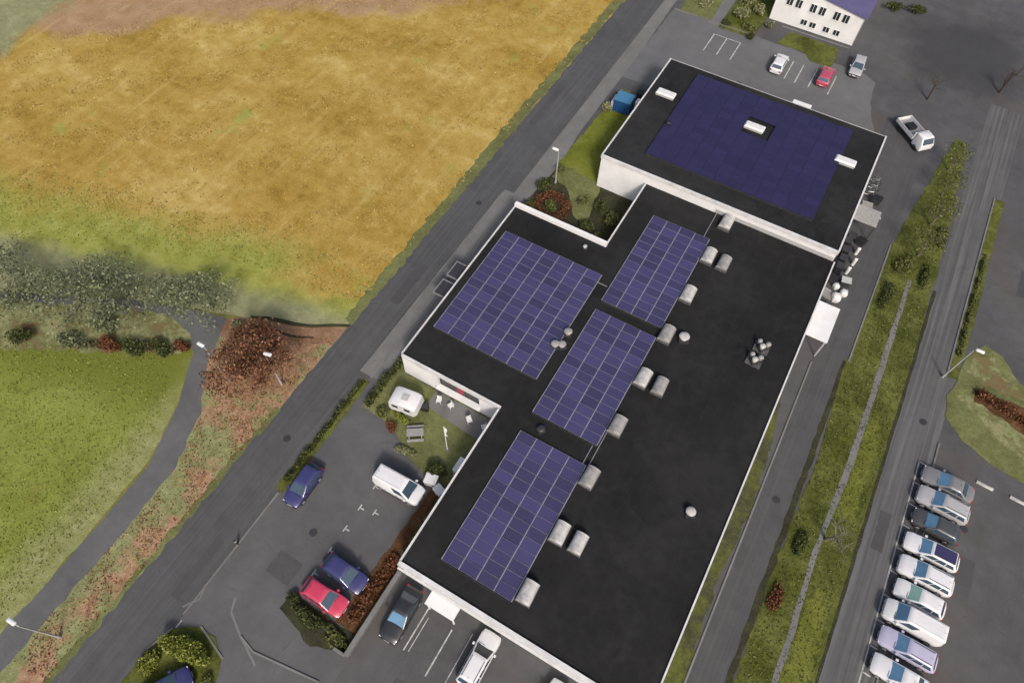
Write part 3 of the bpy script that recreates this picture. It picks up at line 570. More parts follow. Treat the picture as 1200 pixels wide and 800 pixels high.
# ------------------------------------------------------------------ vehicles
def rrect(xr, xf, w_, z, rad, n=3):
    pts = []
    for cx, cy, a0 in ((xf - rad, w_ - rad, 0), (xr + rad, w_ - rad, 90), (xr + rad, -w_ + rad, 180), (xf - rad, -w_ + rad, 270)):
        for i in range(n + 1): a = R(a0 + 90 * i / n); pts.append((cx + rad * math.cos(a), cy + rad * math.sin(a), z))
    return pts
def car(label, kind, pm, loc, rz, glass='carglass', group='parked cars', name='parked_car', cat='car', roofmat=None):
    K = {'hatch': dict(L=4.15, W=1.76, H=1.48, belt=.93, hood=.86, xwf=1.08, xtf=.22, xwr=-1.98, xtr=-1.55, tail=.95),
         'sedan': dict(L=4.6, W=1.8, H=1.45, belt=.92, hood=.84, xwf=1.0, xtf=.1, xwr=-1.75, xtr=-1.05, tail=.95),
         'wagon': dict(L=4.6, W=1.8, H=1.5, belt=.94, hood=.86, xwf=1.12, xtf=.25, xwr=-2.2, xtr=-1.85, tail=.95),
         'suv': dict(L=4.5, W=1.86, H=1.68, belt=1.08, hood=1.0, xwf=1.08, xtf=.28, xwr=-2.15, xtr=-1.85, tail=1.08),
         'van': dict(L=4.75, W=1.9, H=1.95, belt=1.12, hood=1.02, xwf=1.6, xtf=.85, xwr=-2.32, xtr=-2.25, tail=1.1)}[kind]
    L, W, H = K['L'], K['W'], K['H']; h = L / 2; hw = W / 2
    t = thing(name, label, cat, (*loc, 0), rz, group)
    # lower body lofted along x
    rings = []
    xs = [-h, -h + .05, -h + .18, -h + .45, -1.3, -.4, .4, K['xwf'], K['xwf'] + .3, h - .5, h - .22, h - .07, h]
    for x in xs:
        e = max(0, abs(x) - (h - .55)) / .55; w_ = hw * (1 - .2 * e ** 2.2); 
        if x > K['xwf']: zt = K['belt'] + (K['hood'] - K['belt']) * min(1, (x - K['xwf']) / .35)
        else: zt = K['belt']
        zt -= .2 * max(0, (x - (h - .55)) / .55) ** 2 + (.12 * max(0, (-x - (h - .3)) / .3) ** 2)
        zb = .24 + .14 * e ** 2
        ring = [(x, -w_ * .86, zb), (x, -w_ * .97, zb + .13), (x, -w_, zb + .32), (x, -w_ * .985, zt - .16), (x, -w_ * .93, zt - .03), (x, -w_ * .8, zt + .01), (x, -w_ * .35, zt + .045),
                (x, w_ * .35, zt + .045), (x, w_ * .8, zt + .01), (x, w_ * .93, zt - .03), (x, w_ * .985, zt - .16), (x, w_, zb + .32), (x, w_ * .97, zb + .13), (x, w_ * .86, zb)]
        rings.append(ring)
    m = MB(); m.loft(rings)
    # cabin shell
    n = 3; zb = K['belt'] - .03
    A = rrect(K['xwr'], K['xwf'], hw * .93, zb, .1, n); B = rrect(K['xtr'], K['xtf'], hw * .78, H - .09, .1, n)
    C = rrect(K['xtr'] + .08, K['xtf'] - .1, hw * .68, H - .02, .18, n); Dd = rrect(K['xtr'] + .3, K['xtf'] - .35, hw * .45, H, .12, n)
    m.loft([A, B, C, Dd]); m.build('body', pm, t, smooth=True)
    q = n + 1
    def pane(nm, i0, i1, lo, hi, out, trim=(0, 1)):
        a0, a1, b0, b1 = (Vector(A[i0]), Vector(A[i1]), Vector(B[i0]), Vector(B[i1]))
        a_, b_ = a0.lerp(a1, trim[0]), a0.lerp(a1, trim[1]); c_, d_ = b0.lerp(b1, trim[0]), b0.lerp(b1, trim[1])
        P4 = [a_.lerp(c_, lo), b_.lerp(d_, lo), b_.lerp(d_, hi), a_.lerp(c_, hi)]
        o = Vector(out) * .012; v = [p + o for p in P4] + [p - o * .4 for p in P4]
        MB().add(v, [(0, 1, 2, 3), (4, 7, 6, 5), (0, 4, 5, 1), (1, 5, 6, 2), (2, 6, 7, 3), (3, 7, 4, 0)]).build(nm, M[glass if nm == 'windscreen' else 'carglass'], t)
    pane('windscreen', 4 * q - 1, 0, .08, .97, (.7, 0, .7)); pane('rear_window', 2 * q - 1, 2 * q, .22, .94, (-.8, 0, .6))
    for (i0, i1, sy) in ((q - 1, q, 1), (3 * q - 1, 3 * q, -1)):
        segs = [(.05, .36), (.39, .68), (.71, .96)] if sy > 0 else [(.04, .29), (.32, .61), (.64, .95)]
        if kind == 'van': segs = [segs[0]] if sy > 0 else [segs[2]]
        for s_ in segs: pane('side_window', i0, i1, .16, .93, (0, sy, .25), s_)
    ax = h - .82; r = .31 if kind not in ('suv', 'van') else .34
    for x in (ax, -ax + .1):
        for sy in (-1, 1):
            y = sy * (hw - .1); ty = MB().cyl((0, -.11, 0), (0, .11, 0), r, r, 14).build('wheel', M['tyre'], t, smooth=True, loc=(x, y, r))
            MB().cyl((0, sy * .112, 0), (0, sy * .13, 0), r * .64, r * .58, 10).build('rim', M['silver'], ty)
            MB().add([(x + (r + .05) * math.cos(a * PI / 8), sy * (hw + .006), r + (r + .05) * math.sin(a * PI / 8)) for a in range(9)] , [tuple(range(9))]).build('wheel_arch', M['black'], t)
    zl = K['hood'] - .2
    for sy in (-1, 1):
        MB().box(h - .3, h - .06, sy * hw * .66 - .17, sy * hw * .66 + .17, zl - .07, zl + .07).build('headlight', M['lens'], t, bevel=.03)
        MB().box(-h - .012, -h + .14, sy * hw * .7 - .14, sy * hw * .7 + .14, K['tail'] - .26, K['tail'] - .1).build('tail_light', M['redlens'], t, bevel=.02)
        MB().box(K['xwf'] - .42, K['xwf'] - .2, sy * (hw + .09) - .09, sy * (hw + .09) + .09, K['belt'] + .0, K['belt'] + .14).build('mirror', M['black'] if pm is P_['black'] else pm, t, bevel=.03)
    MB().box(h - .1, h + .012, -.42, .42, .42, .56).build('grille', M['black'], t)
    MB().box(h - .2, h + .02, -hw * .7, hw * .7, .26, .36).build('bumper', M['black'], t, bevel=.02)
    for x in (h + .012, -h - .006): MB().box(x - .012, x + .014, -.25, .25, .45, .55).build('number_plate', M['whiteplastic'], t)
    sm = MB()
    for sy in (-1, 1):
        for x in ((K['xwf'] - .28, -.12, -1.15) if kind != 'van' else (K['xwf'] - .35, .35, -.9)): sm.box(x - .012, x + .012, sy * (hw * 1.0) - .012, sy * (hw * 1.0) + .004, .42, K['belt'] - .16)
        sm.box(-h + .75, h - 1.25, sy * (hw - .02) - .03, sy * (hw - .02) + .03, .25, .36)
    for yy in (-1, 1): sm.box(K['xwf'] - .02, K['xwf'] + .0, yy * hw * .1, yy * hw * .75, K['belt'] + .05, K['belt'] + .075) if yy > 0 else None
    sm.build('trim', M['black'], t)['kind'] = 'stuff'
    if kind in ('wagon', 'suv', 'van'):
        for sy in (-1, 1): MB().box(K['xtr'] + .15, K['xtf'] - .25, sy * hw * .6 - .02, sy * hw * .6 + .02, H - .015, H + .035).build('roof_rail', M['dark'] if kind != 'van' else pm, t)
    MB().cyl((K['xtr'] + .35, 0, H - .02), (K['xtr'] + .15, 0, H + .16), .012, .008, 5).build('aerial', M['black'], t)
    return t
row = 'cars parked in the row beside the side road'
FL = PI
specs = [(39.2, 'sedan', 'grey', 'skyglass', 'grey car with wide glass coloured like reflected sky, end of the row beside the planted bed'),
         (36.9, 'suv', 'silver', 'skyglass', 'silver grey car second from the planted bed, next to the dark car'),
         (34.6, 'hatch', 'charcoal', 'skyglass', 'charcoal dark car, the darkest in the row beside the side road'),
         (32.05, 'wagon', 'white', 'skyglass', 'white car with dark blue glass roof, parked right beside the charcoal car'),
         (29.7, 'suv', 'white', 'skyglass', 'white car with violet tinted side glass, second white one from the charcoal car'),
         (27.5, 'hatch', 'white', 'greenglass', 'white car with pale green windscreen in the middle of the row'),
         (25.3, 'van', 'white', 'skyglass', 'white van shaped car between the green glassed car and the lilac car'),
         (23.0, 'wagon', 'lilac', 'skyglass', 'lilac silver car, the only lilac one in the row'),
         (20.6, 'sedan', 'white', 'skyglass', 'white car cut by the bottom edge, below the lilac car')]
M['greenglass'] = plain('green_car_glass', (.20, .34, .29), .1, .1, 1, .8)
M['violet_top'] = plain('dark_glass_roof', (.03, .025, .075), .1, .1, 1, .8)
for y, k, p, g, lab in specs:
    c = car(lab, k, P_[p], (25.5 + random.uniform(-.12, .12), y), FL + random.uniform(-.025, .025) - .03, g, row)
    if 'glass roof' in lab: MB().box(-1.75, .05, -.52, .52, 1.49, 1.515).build('roof_panel', M['violet_top'], c, bevel=.01)
fr = 'cars parked around the front car park'
car('dark blue car parked along the hedge by the main road', 'hatch', P_['blue'], (-25.75, 9.1), -PI / 2 + .03, 'carglass', fr)
car('white van with grey windscreen parked in the car park near the courtyard', 'van', P_['white'], (-18.2, 13.4), .03, 'carglass', fr, 'parked_van', 'van')
car('blue car parked next to the red car', 'hatch', P_['blue'], (-17.75, 4.75), -.06, 'carglass', fr)
car('bright red car beside the dark shrub bed', 'hatch', P_['red'], (-18.05, 2.35), .0, 'carglass', fr)
car('black car with windscreen coloured like reflected sky beside the low concrete wall', 'sedan', P_['black'], (-11.75, 4.45), -PI / 2 + .05, 'skyglass', fr)
car('white car parked below the white porch in front of the building', 'wagon', P_['white'], (-4.4, 4.75), PI / 2 - .0, 'glass', fr)
car('white car cut by the bottom edge, nose against the front of the low building', 'hatch', P_['white'], (2.2, 4.6), PI / 2, 'glass', fr)
car('navy car cut by the bottom edge on the grassy island', 'hatch', P_['navy'], (-24.5, -9.35), PI / 2 - .5, 'carglass', fr)
tp = 'cars parked behind the hall'
car('white car in the parking bays before the office building', 'hatch', P_['white'], (-7.55, 90.2), PI / 2 + .02, 'carglass', tp)
car('small crimson car in the bays before the office building', 'hatch', P_['crimson'], (-1.15, 90.9), PI / 2, 'carglass', tp)
car('silver car parked below the corner of the office building', 'hatch', P_['silver'], (2.1, 95.3), -PI / 2 + .05, 'carglass', tp)

# flatbed truck right of the hall
t = thing('flatbed_truck', 'white flatbed truck with open grey bed beside the corner of the hall', 'truck', (12.1, 85.3, 0), math.atan2(-3.3, 3.4))
MB().box(-2.5, 2.4, -.5, .5, .5, .7).build('chassis', M['dark'], t)
MB().loft([rrect(-2.6 + 3.5, 2.6, .98, .5, .12), rrect(.9, 2.62, .98, 1.15, .12), rrect(.95, 2.1, .85, 2.0, .15), rrect(1.1, 2.0, .7, 2.07, .12)]).build('cab', P_['white'], t, smooth=True)
MB().add([(2.585, -.8, 1.2), (2.585, .8, 1.2), (2.17, .72, 1.93), (2.17, -.72, 1.93)], [(0, 1, 2, 3)]).build('windscreen', M['carglass'], t)
MB().box(-2.7, .8, -1.05, 1.05, .85, .95).build('bed', M['silver'], t)
for y in (-1.05, 1.0): MB().box(-2.7, .8, y, y + .05, .952, 1.4).build('side_board', M['whiteplastic'], t)
MB().box(-2.75, -2.7, -1.05, 1.05, .87, 1.4).build('tail_board', M['whiteplastic'], t); MB().box(.74, .8, -.99, .99, .952, 1.9).build('head_board', M['whiteplastic'], t)
MB().box(-1.6, -.6, -.6, .5, .952, 1.45).build('load_box', M['black'], t, bevel=.04)
for x in (1.7, -1.7):
    for y in (-.85, .85): MB().cyl((0, -.13, 0), (0, .13, 0), .38, .38, 14).build('wheel', M['tyre'], t, loc=(x, y, .38), smooth=True)

# small white caravan in the courtyard
t = thing('caravan', 'small rounded white caravan standing before the courtyard wall', 'caravan', (-22.3, 20.6, 0), .15)
prof = [(-1.35, .45), (1.2, .45), (1.5, .9), (1.35, 1.7), (.95, 2.02), (-.95, 2.05), (-1.42, 1.7), (-1.5, .9)]
MB().loft([[(x * .96, y, z if z < 2 else z - .08) for x, z in prof] if abs(y) > .85 else [(x, y, z) for x, z in prof] for y in (-.95, -.8, .8, .95)]).build('body', P_['white'], t, smooth=True)
for x in (-.75, .55): MB().box(x - .32, x + .32, -.965, -.952, 1.15, 1.6).build('window', M['glass'], t)
MB().box(-.3, .35, -.32, .32, 2.052, 2.15).build('roof_hatch', M['greywall'], t, bevel=.02)
for y in (-.85, .85): MB().cyl((0, -.1, 0), (0, .1, 0), .3, .3, 12).build('wheel', M['tyre'], t, loc=(-.1, y, .3))
MB().box(1.4, 2.2, -.05, .05, .4, .48).build('drawbar', M['dark'], t)

# ------------------------------------------------------------------ street furniture and clutter
def lamp(label, x, y, h, arm, rz):
    t = thing('street_lamp', label, 'street lamp', (x, y, 0), rz, 'street lamps')
    MB().cyl((0, 0, 0), (0, 0, h), .09, .05, 10).cyl((0, 0, 0), (0, 0, .5), .13, .13, 10).build('pole', M['pole'], t, smooth=True)
    MB().cyl((0, 0, h), (arm, 0, h + .22), .045, .04, 8).build('arm', M['pole'], t)
    MB().loft([rrect(arm - .15, arm + .65, .17, h + .16, .1), rrect(arm - .15, arm + .65, .17, h + .26, .1), rrect(arm - .05, arm + .5, .1, h + .34, .08)]).build('lamp_head', M['whiteplastic'], t, smooth=True)
    MB().box(arm - .05, arm + .55, -.12, .12, h + .145, h + .158).build('lens', M['lens'], t)
lamp('street lamp on the verge at the lower left corner, arm over the path', -34.9, -10.9, 5.6, .35, PI)
lamp('street lamp standing by the path bend left of the brown tree', -40.4, 14.3, 5.0, .15, PI)
lamp('street lamp rising out of the brown tree beside the main road', -34.5, 16.3, 6.0, .15, .2)
lamp('street lamp at the garden corner beside the main road', -23.9, 54.6, 5.0, .2, PI)
lamp('street lamp on the verge beside the planted bed at right', 23.0, 51.2, 5.4, .2, 0)

t = thing('flagpole', 'slim white flagpole with furled flag on the courtyard lawn', 'flagpole', (-16.5, 18.8, 0))
MB().cyl((0, 0, 0), (0, 0, 5.2), .06, .04, 10).dome((0, 0, 5.2), .07, .07, .08).build('pole', M['whiteplastic'], t, smooth=True)
MB().cyl((0, 0, 0), (0, 0, .12), .22, .2, 12).build('base', M['kerb'], t)
m = MB(); m.loft([[(.05, -.03 + .03 * math.sin(k), 5.1 - k * .28), (.22 + .07 * math.sin(k * 1.3), .06 * math.cos(k), 5.0 - k * .28), (.12, .06, 5.05 - k * .28)] for k in range(7)]); m.build('flag', M['white'], t, smooth=True)

def table(label, x, y, rz):
    t = thing('picnic_table', label, 'picnic table', (x, y, 0), rz)
    for k in range(5): MB().box(-.8, .8, -.4 + k * .16, -.4 + k * .16 + .14, .72, .76).build('tabletop_board', M['wood'], t)
    for s_ in (-1, 1):
        MB().box(-.8, .8, s_ * .72 - .13, s_ * .72 + .13, .42, .46).build('bench', M['wood'], t)
        MB().box(s_ * .6 - .04, s_ * .6 + .04, -.85, .85, .36, .42).build('cross_bar', M['wood'], t)
        for q in (-1, 1): MB().cyl((s_ * .6, q * .7, 0), (s_ * .6, q * .25, .72), .05, .05, 6).build('leg', M['wood'], t)
table('grey weathered picnic table on the courtyard lawn', -19.9, 18.5, .6)
def chair(label, x, y, rz, first=[]):
    if first: return dup(first[0], (x, y, .036), rz, label)
    t = thing('garden_chair', label, 'chair', (x, y, .036), rz, 'white chairs on the courtyard terrace'); first.append(t)
    MB().box(-.25, .25, -.25, .25, .42, .47).build('seat', M['whiteplastic'], t); MB().box(-.25, .25, .21, .26, .472, .9).build('backrest', M['whiteplastic'], t)
    for sx in (-1, 1):
        for sy in (-1, 1): MB().box(sx * .21 - .025, sx * .21 + .025, sy * .2 - .025, sy * .2 + .025, 0, .418).build('leg', M['whiteplastic'], t)
    return t
chair('white garden chair on the terrace, the one nearest the caravan', -19.9, 22.6, .3); chair('white garden chair on the terrace below the red window pane', -18.6, 22.7, -.4)
chair('white garden chair on the terrace below the right end of the window', -16.2, 22.3, .9); chair('white garden chair in the terrace corner by the low building wall', -14.6, 22.4, -.8)
def rbox(name, label, cat, x, y, sx, sy, h, mat, lid, rz=0, group=None):
    t = thing(name, label, cat, (x, y, 0), rz, group)
    MB().box(-sx / 2, sx / 2, -sy / 2, sy / 2, .05, h).build('body', M[mat], t, bevel=.03); MB().box(-sx / 2 - .04, sx / 2 + .04, -sy / 2 - .04, sy / 2 + .04, h + .003, h + .09).build('lid', M[lid], t, bevel=.03)
    for a in (-1, 1): MB().box(a * sx * .3 - .06, a * sx * .3 + .06, -sy / 2 - .06, -sy / 2 - .003, h * .55, h * .63).build('handle', M['dark'], t)
    for a in (-1, 1): MB().box(a * sx * .4 - .05, a * sx * .4 + .05, -sy * .4, sy * .4, 0, .05).build('foot', M['dark'], t)
    return t
rbox('storage_box', 'larger white storage box beside the white van near the courtyard', 'storage box', -16.0, 15.35, 1.1, .9, .9, 'whiteplastic', 'whiteplastic', .2)
rbox('storage_box', 'smaller white storage box against the building side of the larger one', 'storage box', -14.85, 14.9, .9, .75, .8, 'whiteplastic', 'whiteplastic', -.3)
rbox('cabinet', 'cream cabinet standing against the building wall by the dark bush', 'cabinet', -14.3, 17.6, .6, 1.4, 1.6, 'whiteplastic', 'whiteplastic')
rbox('barbecue', 'dark barbecue beside the caravan in the courtyard', 'barbecue', -20.6, 21.2, .7, .5, .85, 'black', 'dark', .4)

# blue container beside the hall
t = thing('skip_container', 'blue steel container by the left side of the hall', 'container', (-22.5, 70.9, 0), .05)
MB().box(-1.1, 1.1, -.95, .95, .1, 1.85).build('body', M['bluebox'], t, bevel=.02); MB().box(-1.14, 1.14, -.99, .99, 1.853, 1.95).build('lid', M['bluelid'] if 'bluelid' in M else plain('pale_blue_lid', (.05, .16, .28), .4), t, bevel=.02)
for k in range(6): MB().box(-1.0 + k * .38, -.92 + k * .38, -1.0, -.952, .2, 1.75).build('rib', plain('rib_blue', (.02, .03, .12), .5) if k == 0 else M['bluebox'], t)
MB().box(-1.5, -1.104, -.8, .8, .1, 1.3).build('step_bin', P_['lilac'], t)
rbox('wheelie_bin', 'white bin between the blue container and the hall', 'bin', -20.7, 71.6, .7, .9, 1.5, 'whiteplastic', 'whiteplastic')
rbox('wheelie_bin', 'dark bin left of the hall beyond the blue container', 'bin', -21.2, 73.9, 1.2, .9, 1.1, 'dark', 'black')

# clutter along the east side of the hall
def bike(label, x, y, rz, first=[]):
    if first: return dup(first[0], (x, y, 0), rz, label, 'bicycles along the hall wall')
    t = thing('bicycle', label, 'bicycle', (x, y, 0), rz, 'bicycles along the hall wall'); first.append(t)
    for a in (-.52, .52):
        m = MB(); N = 14
        m.loft([[(a + rr * math.cos(2 * PI * i / N), yy, .34 + rr * math.sin(2 * PI * i / N)) for i in range(N)] for rr, yy in ((.34, -.02), (.34, .02), (.29, .02), (.29, -.02), (.34, -.02))], caps=False); m.build('wheel', M['tyre'], t)
    m = MB()
    for p, q in (((-.52, 0, .34), (-.1, 0, .3)), ((-.1, 0, .3), (-.2, 0, .85)), ((-.2, 0, .8), (.4, 0, .82)), ((-.1, 0, .3), (.38, 0, .78)), ((.52, 0, .34), (.36, 0, 1.0)), ((-.52, 0, .34), (-.2, 0, .78))): m.cyl(p, q, .025, .025, 6)
    m.build('frame', M['silver'], t); MB().box(-.34, -.08, -.07, .07, .86, .92).build('saddle', M['black'], t, bevel=.02); MB().cyl((.34, -.28, 1.02), (.34, .28, 1.02), .02, .02, 6).build('handlebar', M['silver'], t)
ys = [(74.8, 'farthest bicycle from the white canopy, by the hall wall'), (73.6, 'second farthest bicycle along the hall wall'), (72.3, 'bicycle just beyond the stacked pallets by the hall wall')]
for y, lab in ys: bike(lab, 9.9 + random.uniform(-.2, .2), y, random.uniform(-.3, .3))
def pallets(label, x, y, nlay, rz, first=[]):
    t = thing('pallet_stack', label, 'pallets', (x, y, 0), rz, 'pallet stacks beside the hall')
    for k in range(nlay):
        z = k * .145
        for j in range(5): MB().box(-.6, .6, -.5 + j * .23, -.5 + j * .23 + .12, z + .11, z + .135).build('board', M['wood'], t)
        for j in (-1, 0, 1): MB().box(-.6, .6, j * .4 - .05, j * .4 + .05, z + .003, z + .108).build('bearer', M['wood'], t)
pallets('taller stack of grey pallets beside the hall wall', 10.0, 69.9, 6, .1); pallets('low stack of grey pallets nearer the white canopy', 9.7, 55.2, 3, -.2)
sh = thing('bike_shelter', 'flat grey roofed shelter against the east side of the hall', 'shelter', (10.2, 66.6, 0))
MB().box(-1.3, 1.3, -1.3, 1.3, 2.2, 2.3).build('roof', M['wood'], sh)
for x in (-1.2, 1.2):
    for y in (-1.2, 1.2): MB().box(x - .05, x + .05, y - .05, y + .05, 0, 2.2).build('post', M['dark'], sh)
bins = [(64.0, 'black wheelie bin nearest the grey shelter'), (63.0, 'second black wheelie bin from the grey shelter'), (61.6, 'third black wheelie bin from the grey shelter'), (60.2, 'fourth black wheelie bin from the grey shelter'), (58.9, 'black wheelie bin nearest the white canopy')]
for k, (x, y, lab) in enumerate([(10.9, 64.3, 'black crate in front of the bin nearest the grey shelter'), (10.9, 57.6, 'black crate between the white sacks and the last gas bottle'), (10.8, 71.6, 'dark crate outside the taller pallet stack'), (11.3, 68.8, 'dark crate at the far corner of the grey shelter'), (9.5, 57.3, 'dark crate at the foot of the hall corner')]):
    rbox('crate', lab, 'crate', x, y, 1.0, .8, .7 + .1 * (k % 3), 'dark', ('black', 'greywall')[k % 2], random.uniform(-.4, .4))
b0 = None
for y, lab in bins:
    if b0 is None: b0 = rbox('wheelie_bin', lab, 'bin', 9.7, y, .75, .85, 1.2, 'black', 'dark', 0, 'black bins along the hall')
    else: dup(b0, (9.6 + random.uniform(-.1, .2), y, 0), random.uniform(-.3, .3), lab)
rolls = [(10.9, 62.6, 'white gas bottle standing between the black bins'), (11.0, 60.9, 'white gas bottle standing outside the fourth black bin'), (10.7, 59.3, 'white gas bottle nearest the white sacks')]
for x, y, lab in rolls:
    t = thing('gas_bottle', lab, 'gas bottle', (x, y, 0), 0, 'white gas bottles'); MB().cyl((0, 0, 0), (0, 0, 1.0), .2, .2, 12).dome((0, 0, 1.0), .2, .2, .18, 12, 3).build('bottle', M['whiteplastic'], t, smooth=True); MB().cyl((0, 0, 1.18), (0, 0, 1.32), .08, .08, 8).build('valve', M['dark'], t)
for k, (x, y, s_, lab) in enumerate([(10.6, 55.0, 1.0, 'biggest bulging white sack beside the low pallet stack'), (11.2, 56.1, .8, 'white sack pushed against the biggest sack'), (10.2, 56.6, .7, 'smallest white sack close to the hall corner')]):
    t = thing('bulk_bag', lab, 'sack', (x, y, 0), random.random(), 'white sacks beside the hall')
    MB().loft([rrect(-.42 * s_ * q, .42 * s_ * q, .42 * s_ * q, z * s_, .18 * s_) for z, q in ((0, .9), (.25, 1.08), (.6, 1.1), (.85, .95), (.95, .6))]).build('sack', M['whiteplastic'], t, smooth=True)
    for a in (-1, 1): MB().cyl((a * .3 * s_, -.3 * s_, .85 * s_), (a * .3 * s_, .3 * s_, .98 * s_), .03, .03, 6).build('strap', M['greywall'], t)
for x, y, lab in [(9.3, 53.2, 'dark crate closest to the white canopy'), (10.4, 53.0, 'dark crate outside the one by the wall')]: rbox('crate', lab, 'crate', x, y, .9, .8, .8, 'dark', 'black', random.uniform(-.3, .3))
for x, y, lab in [(28.9, 41.25, 'white concrete wheel stop nearer the row of cars'), (31.9, 41.3, 'white concrete wheel stop at the right edge')]:
    m = MB(); m.loft([[(xx, -.16, 0), (xx, .16, 0), (xx, .09, .14), (xx, -.09, .14)] for xx in (-.75, .75)]); tag(m.build('wheel_stop', M['paint_line'], loc=(x, y, .004), rz=-.05), lab, 'wheel stop', 'white wheel stops')
for x, y, lab in [(-27.55, 2.1, 'dark bollard at the mouth of the car park')]:
    t = thing('bollard', lab, 'bollard', (x, y, 0)); MB().cyl((0, 0, 0), (0, 0, 1), .11, .1, 10).dome((0, 0, 1), .1, .1, .07).build('post', M['black'], t, smooth=True); MB().cyl((0, 0, .75), (0, 0, .88), .112, .112, 10).build('band', M['whiteplastic'], t)

# ------------------------------------------------------------------ vegetation
def leaf(m, c, s, flat=0):
    a = Vector((random.gauss(0, 1), random.gauss(0, 1), random.gauss(0, 1) + flat)).normalized(); u = a.orthogonal().normalized(); v = a.cross(u)
    th = random.uniform(0, 6.28); u, v = u * math.cos(th) + v * math.sin(th), v * math.cos(th) - u * math.sin(th)
    k = s * random.uniform(.6, 1.3); c = Vector(c); o = len(m.v)
    m.v += [tuple(c - u * k), tuple(c + v * k * .55), tuple(c + u * k), tuple(c - v * k * .55)]; m.f.append((o, o + 1, o + 2, o + 3)); m.mi.append(0)
def limb(m, p, d, L, r, depth, tips, spread=.75, upb=.15, k=3):
    p = Vector(p); d = Vector(d).normalized(); seg = 3
    for i in range(seg):
        q = p + d * (L / seg); r2 = r * (.88 if depth else .7); m.cyl(p, q, r, r2, 7 if r > .06 else 4, cap=False); p = q; r = r2
        d = (d + Vector((random.gauss(0, .13), random.gauss(0, .13), random.gauss(0, .08) + upb * .25))).normalized()
        if depth and i < seg - 1 and random.random() < .8: limb(m, p, d + Vector((random.gauss(0, spread), random.gauss(0, spread), random.gauss(.1, .3))), L * .62, r * .5, depth - 1, tips, spread, upb, k)
    tips.append(p)
    if depth:
        for _ in range(k): limb(m, p, d + Vector((random.gauss(0, spread), random.gauss(0, spread), random.gauss(upb, .3))), L * .68, r * .62, depth - 1, tips, spread, upb, k)
def tree(name, label, x, y, h, rad, bark, leafm, nleaf, ls, group=None, cat='tree', depth=3, spread=.75, cl=.7, kk=3):
    t = thing(name, label, cat, (x, y, 0), 0, group); m = MB(); tips = []
    limb(m, (0, 0, -.05), (random.gauss(0, .05), random.gauss(0, .05), 1), h * .36, .055 * h ** .8 * .5 + .04, depth, tips, spread, .15, kk)
    # fit to requested size
    mx = max(math.hypot(p.x, p.y) for p in tips) or 1; mz = max(p.z for p in tips); kx, kz = rad / mx, h / mz
    m.v = [(a * (kx if c > .3 else 1), b * (kx if c > .3 else 1), c * kz) for a, b, c in m.v]; tips = [Vector((p.x * kx, p.y * kx, p.z * kz)) for p in tips]
    if nleaf:      # balance the branching about the trunk
        ax = sum(p.x for p in tips) / len(tips); ay = sum(p.y for p in tips) / len(tips)
        sh = lambda a, b, c: (a - ax * min(1, max(0, c) / (h * .55)), b - ay * min(1, max(0, c) / (h * .55)), c)
        m.v = [sh(*v) for v in m.v]; tips = [Vector(sh(*p)) for p in tips]
    m.build('trunk', bark, t, smooth=False)
    if nleaf:
        c = MB(); clump = []
        for _ in range(int(20 * rad)):
            a, q = random.uniform(0, 2 * PI), math.sqrt(random.random()); k = 1 + .18 * math.sin(3 * a + x) ; zz = h * (.4 + .55 * math.sqrt(max(0, 1 - q * q)) * random.uniform(.55, 1))
            clump.append(Vector((rad * .9 * k * q * math.cos(a), rad * .9 * k * q * math.sin(a), zz)))
        for _ in range(nleaf):
            p = random.choice(clump if random.random() < .7 else tips); leaf(c, p + Vector((random.gauss(0, cl), random.gauss(0, cl), random.gauss(0, cl * .7))), ls, .6)
        c.build('crown', leafm, t)
    return t
tree('copper_beech', 'round tree with brown copper leaves between the path and the main road', -36.5, 15.7, 6.6, 4.3, M['copperbark'], M['leaf_brown'], 7500, .13, cl=.36, depth=4, kk=2)
sg = 'grey green trees along the path'
for x, y, h, r_, nl, lab in [(-58.5, 12.6, 4.6, 4.4, 2300, 'broad grey green tree, second from the left edge in the row by the path'), (-54.0, 14.6, 5.0, 4.0, 2200, 'tall grey green tree in the middle of the row above the shrubs'),
                             (-63.5, 10.2, 4.4, 4.0, 1900, 'grey green tree at the left edge of the picture'), (-46.6, 19.4, 4.6, 3.6, 2300, 'grey green tree right beside the brown copper tree'), (-50.4, 17.6, 3.4, 2.8, 1100, 'small thin grey green tree left of the path bend'),
                             (-67.5, 12, 4.4, 3, 900, 'grey green tree cut by the left edge'), (-58.0, 16.5, 3.8, 3.0, 900, 'pale sparse grey green tree on the meadow side of the path')]:
    tree('willow_tree', lab, x, y, h, r_, M['sagebark'], M['leaf_sage'], int(nl * .8), .15, sg, cl=.42, depth=4, kk=2)
def bush(name, label, x, y, rx, ry, h, leafm, n, ls, group=None, cat='shrub', z=0):
    t = thing(name, label, cat, (x, y, z), 0, group); c = MB(); st = MB()
    lobes = [(random.uniform(-.55, .55) * rx, random.uniform(-.55, .55) * ry, random.uniform(.35, .7) * h, random.uniform(.4, .62)) for _ in range(6)] + [(0, 0, h * .5, .7)]
    for i in range(n):
        lx, ly, lz, lr = random.choice(lobes); v = Vector((random.gauss(0, 1), random.gauss(0, 1), random.gauss(.2, 1))).normalized() * random.uniform(.55, 1.0)
        leaf(c, (lx + v.x * lr * rx, ly + v.y * lr * ry, max(.04, lz + v.z * lr * h * .6)), ls, .5)
    for lx, ly, lz, lr in lobes: st.cyl((lx * .2, ly * .2, 0), (lx, ly, lz), .04, .015, 5)
    st.build('stem', M['twig'], t); c.build('foliage', leafm, t); return t
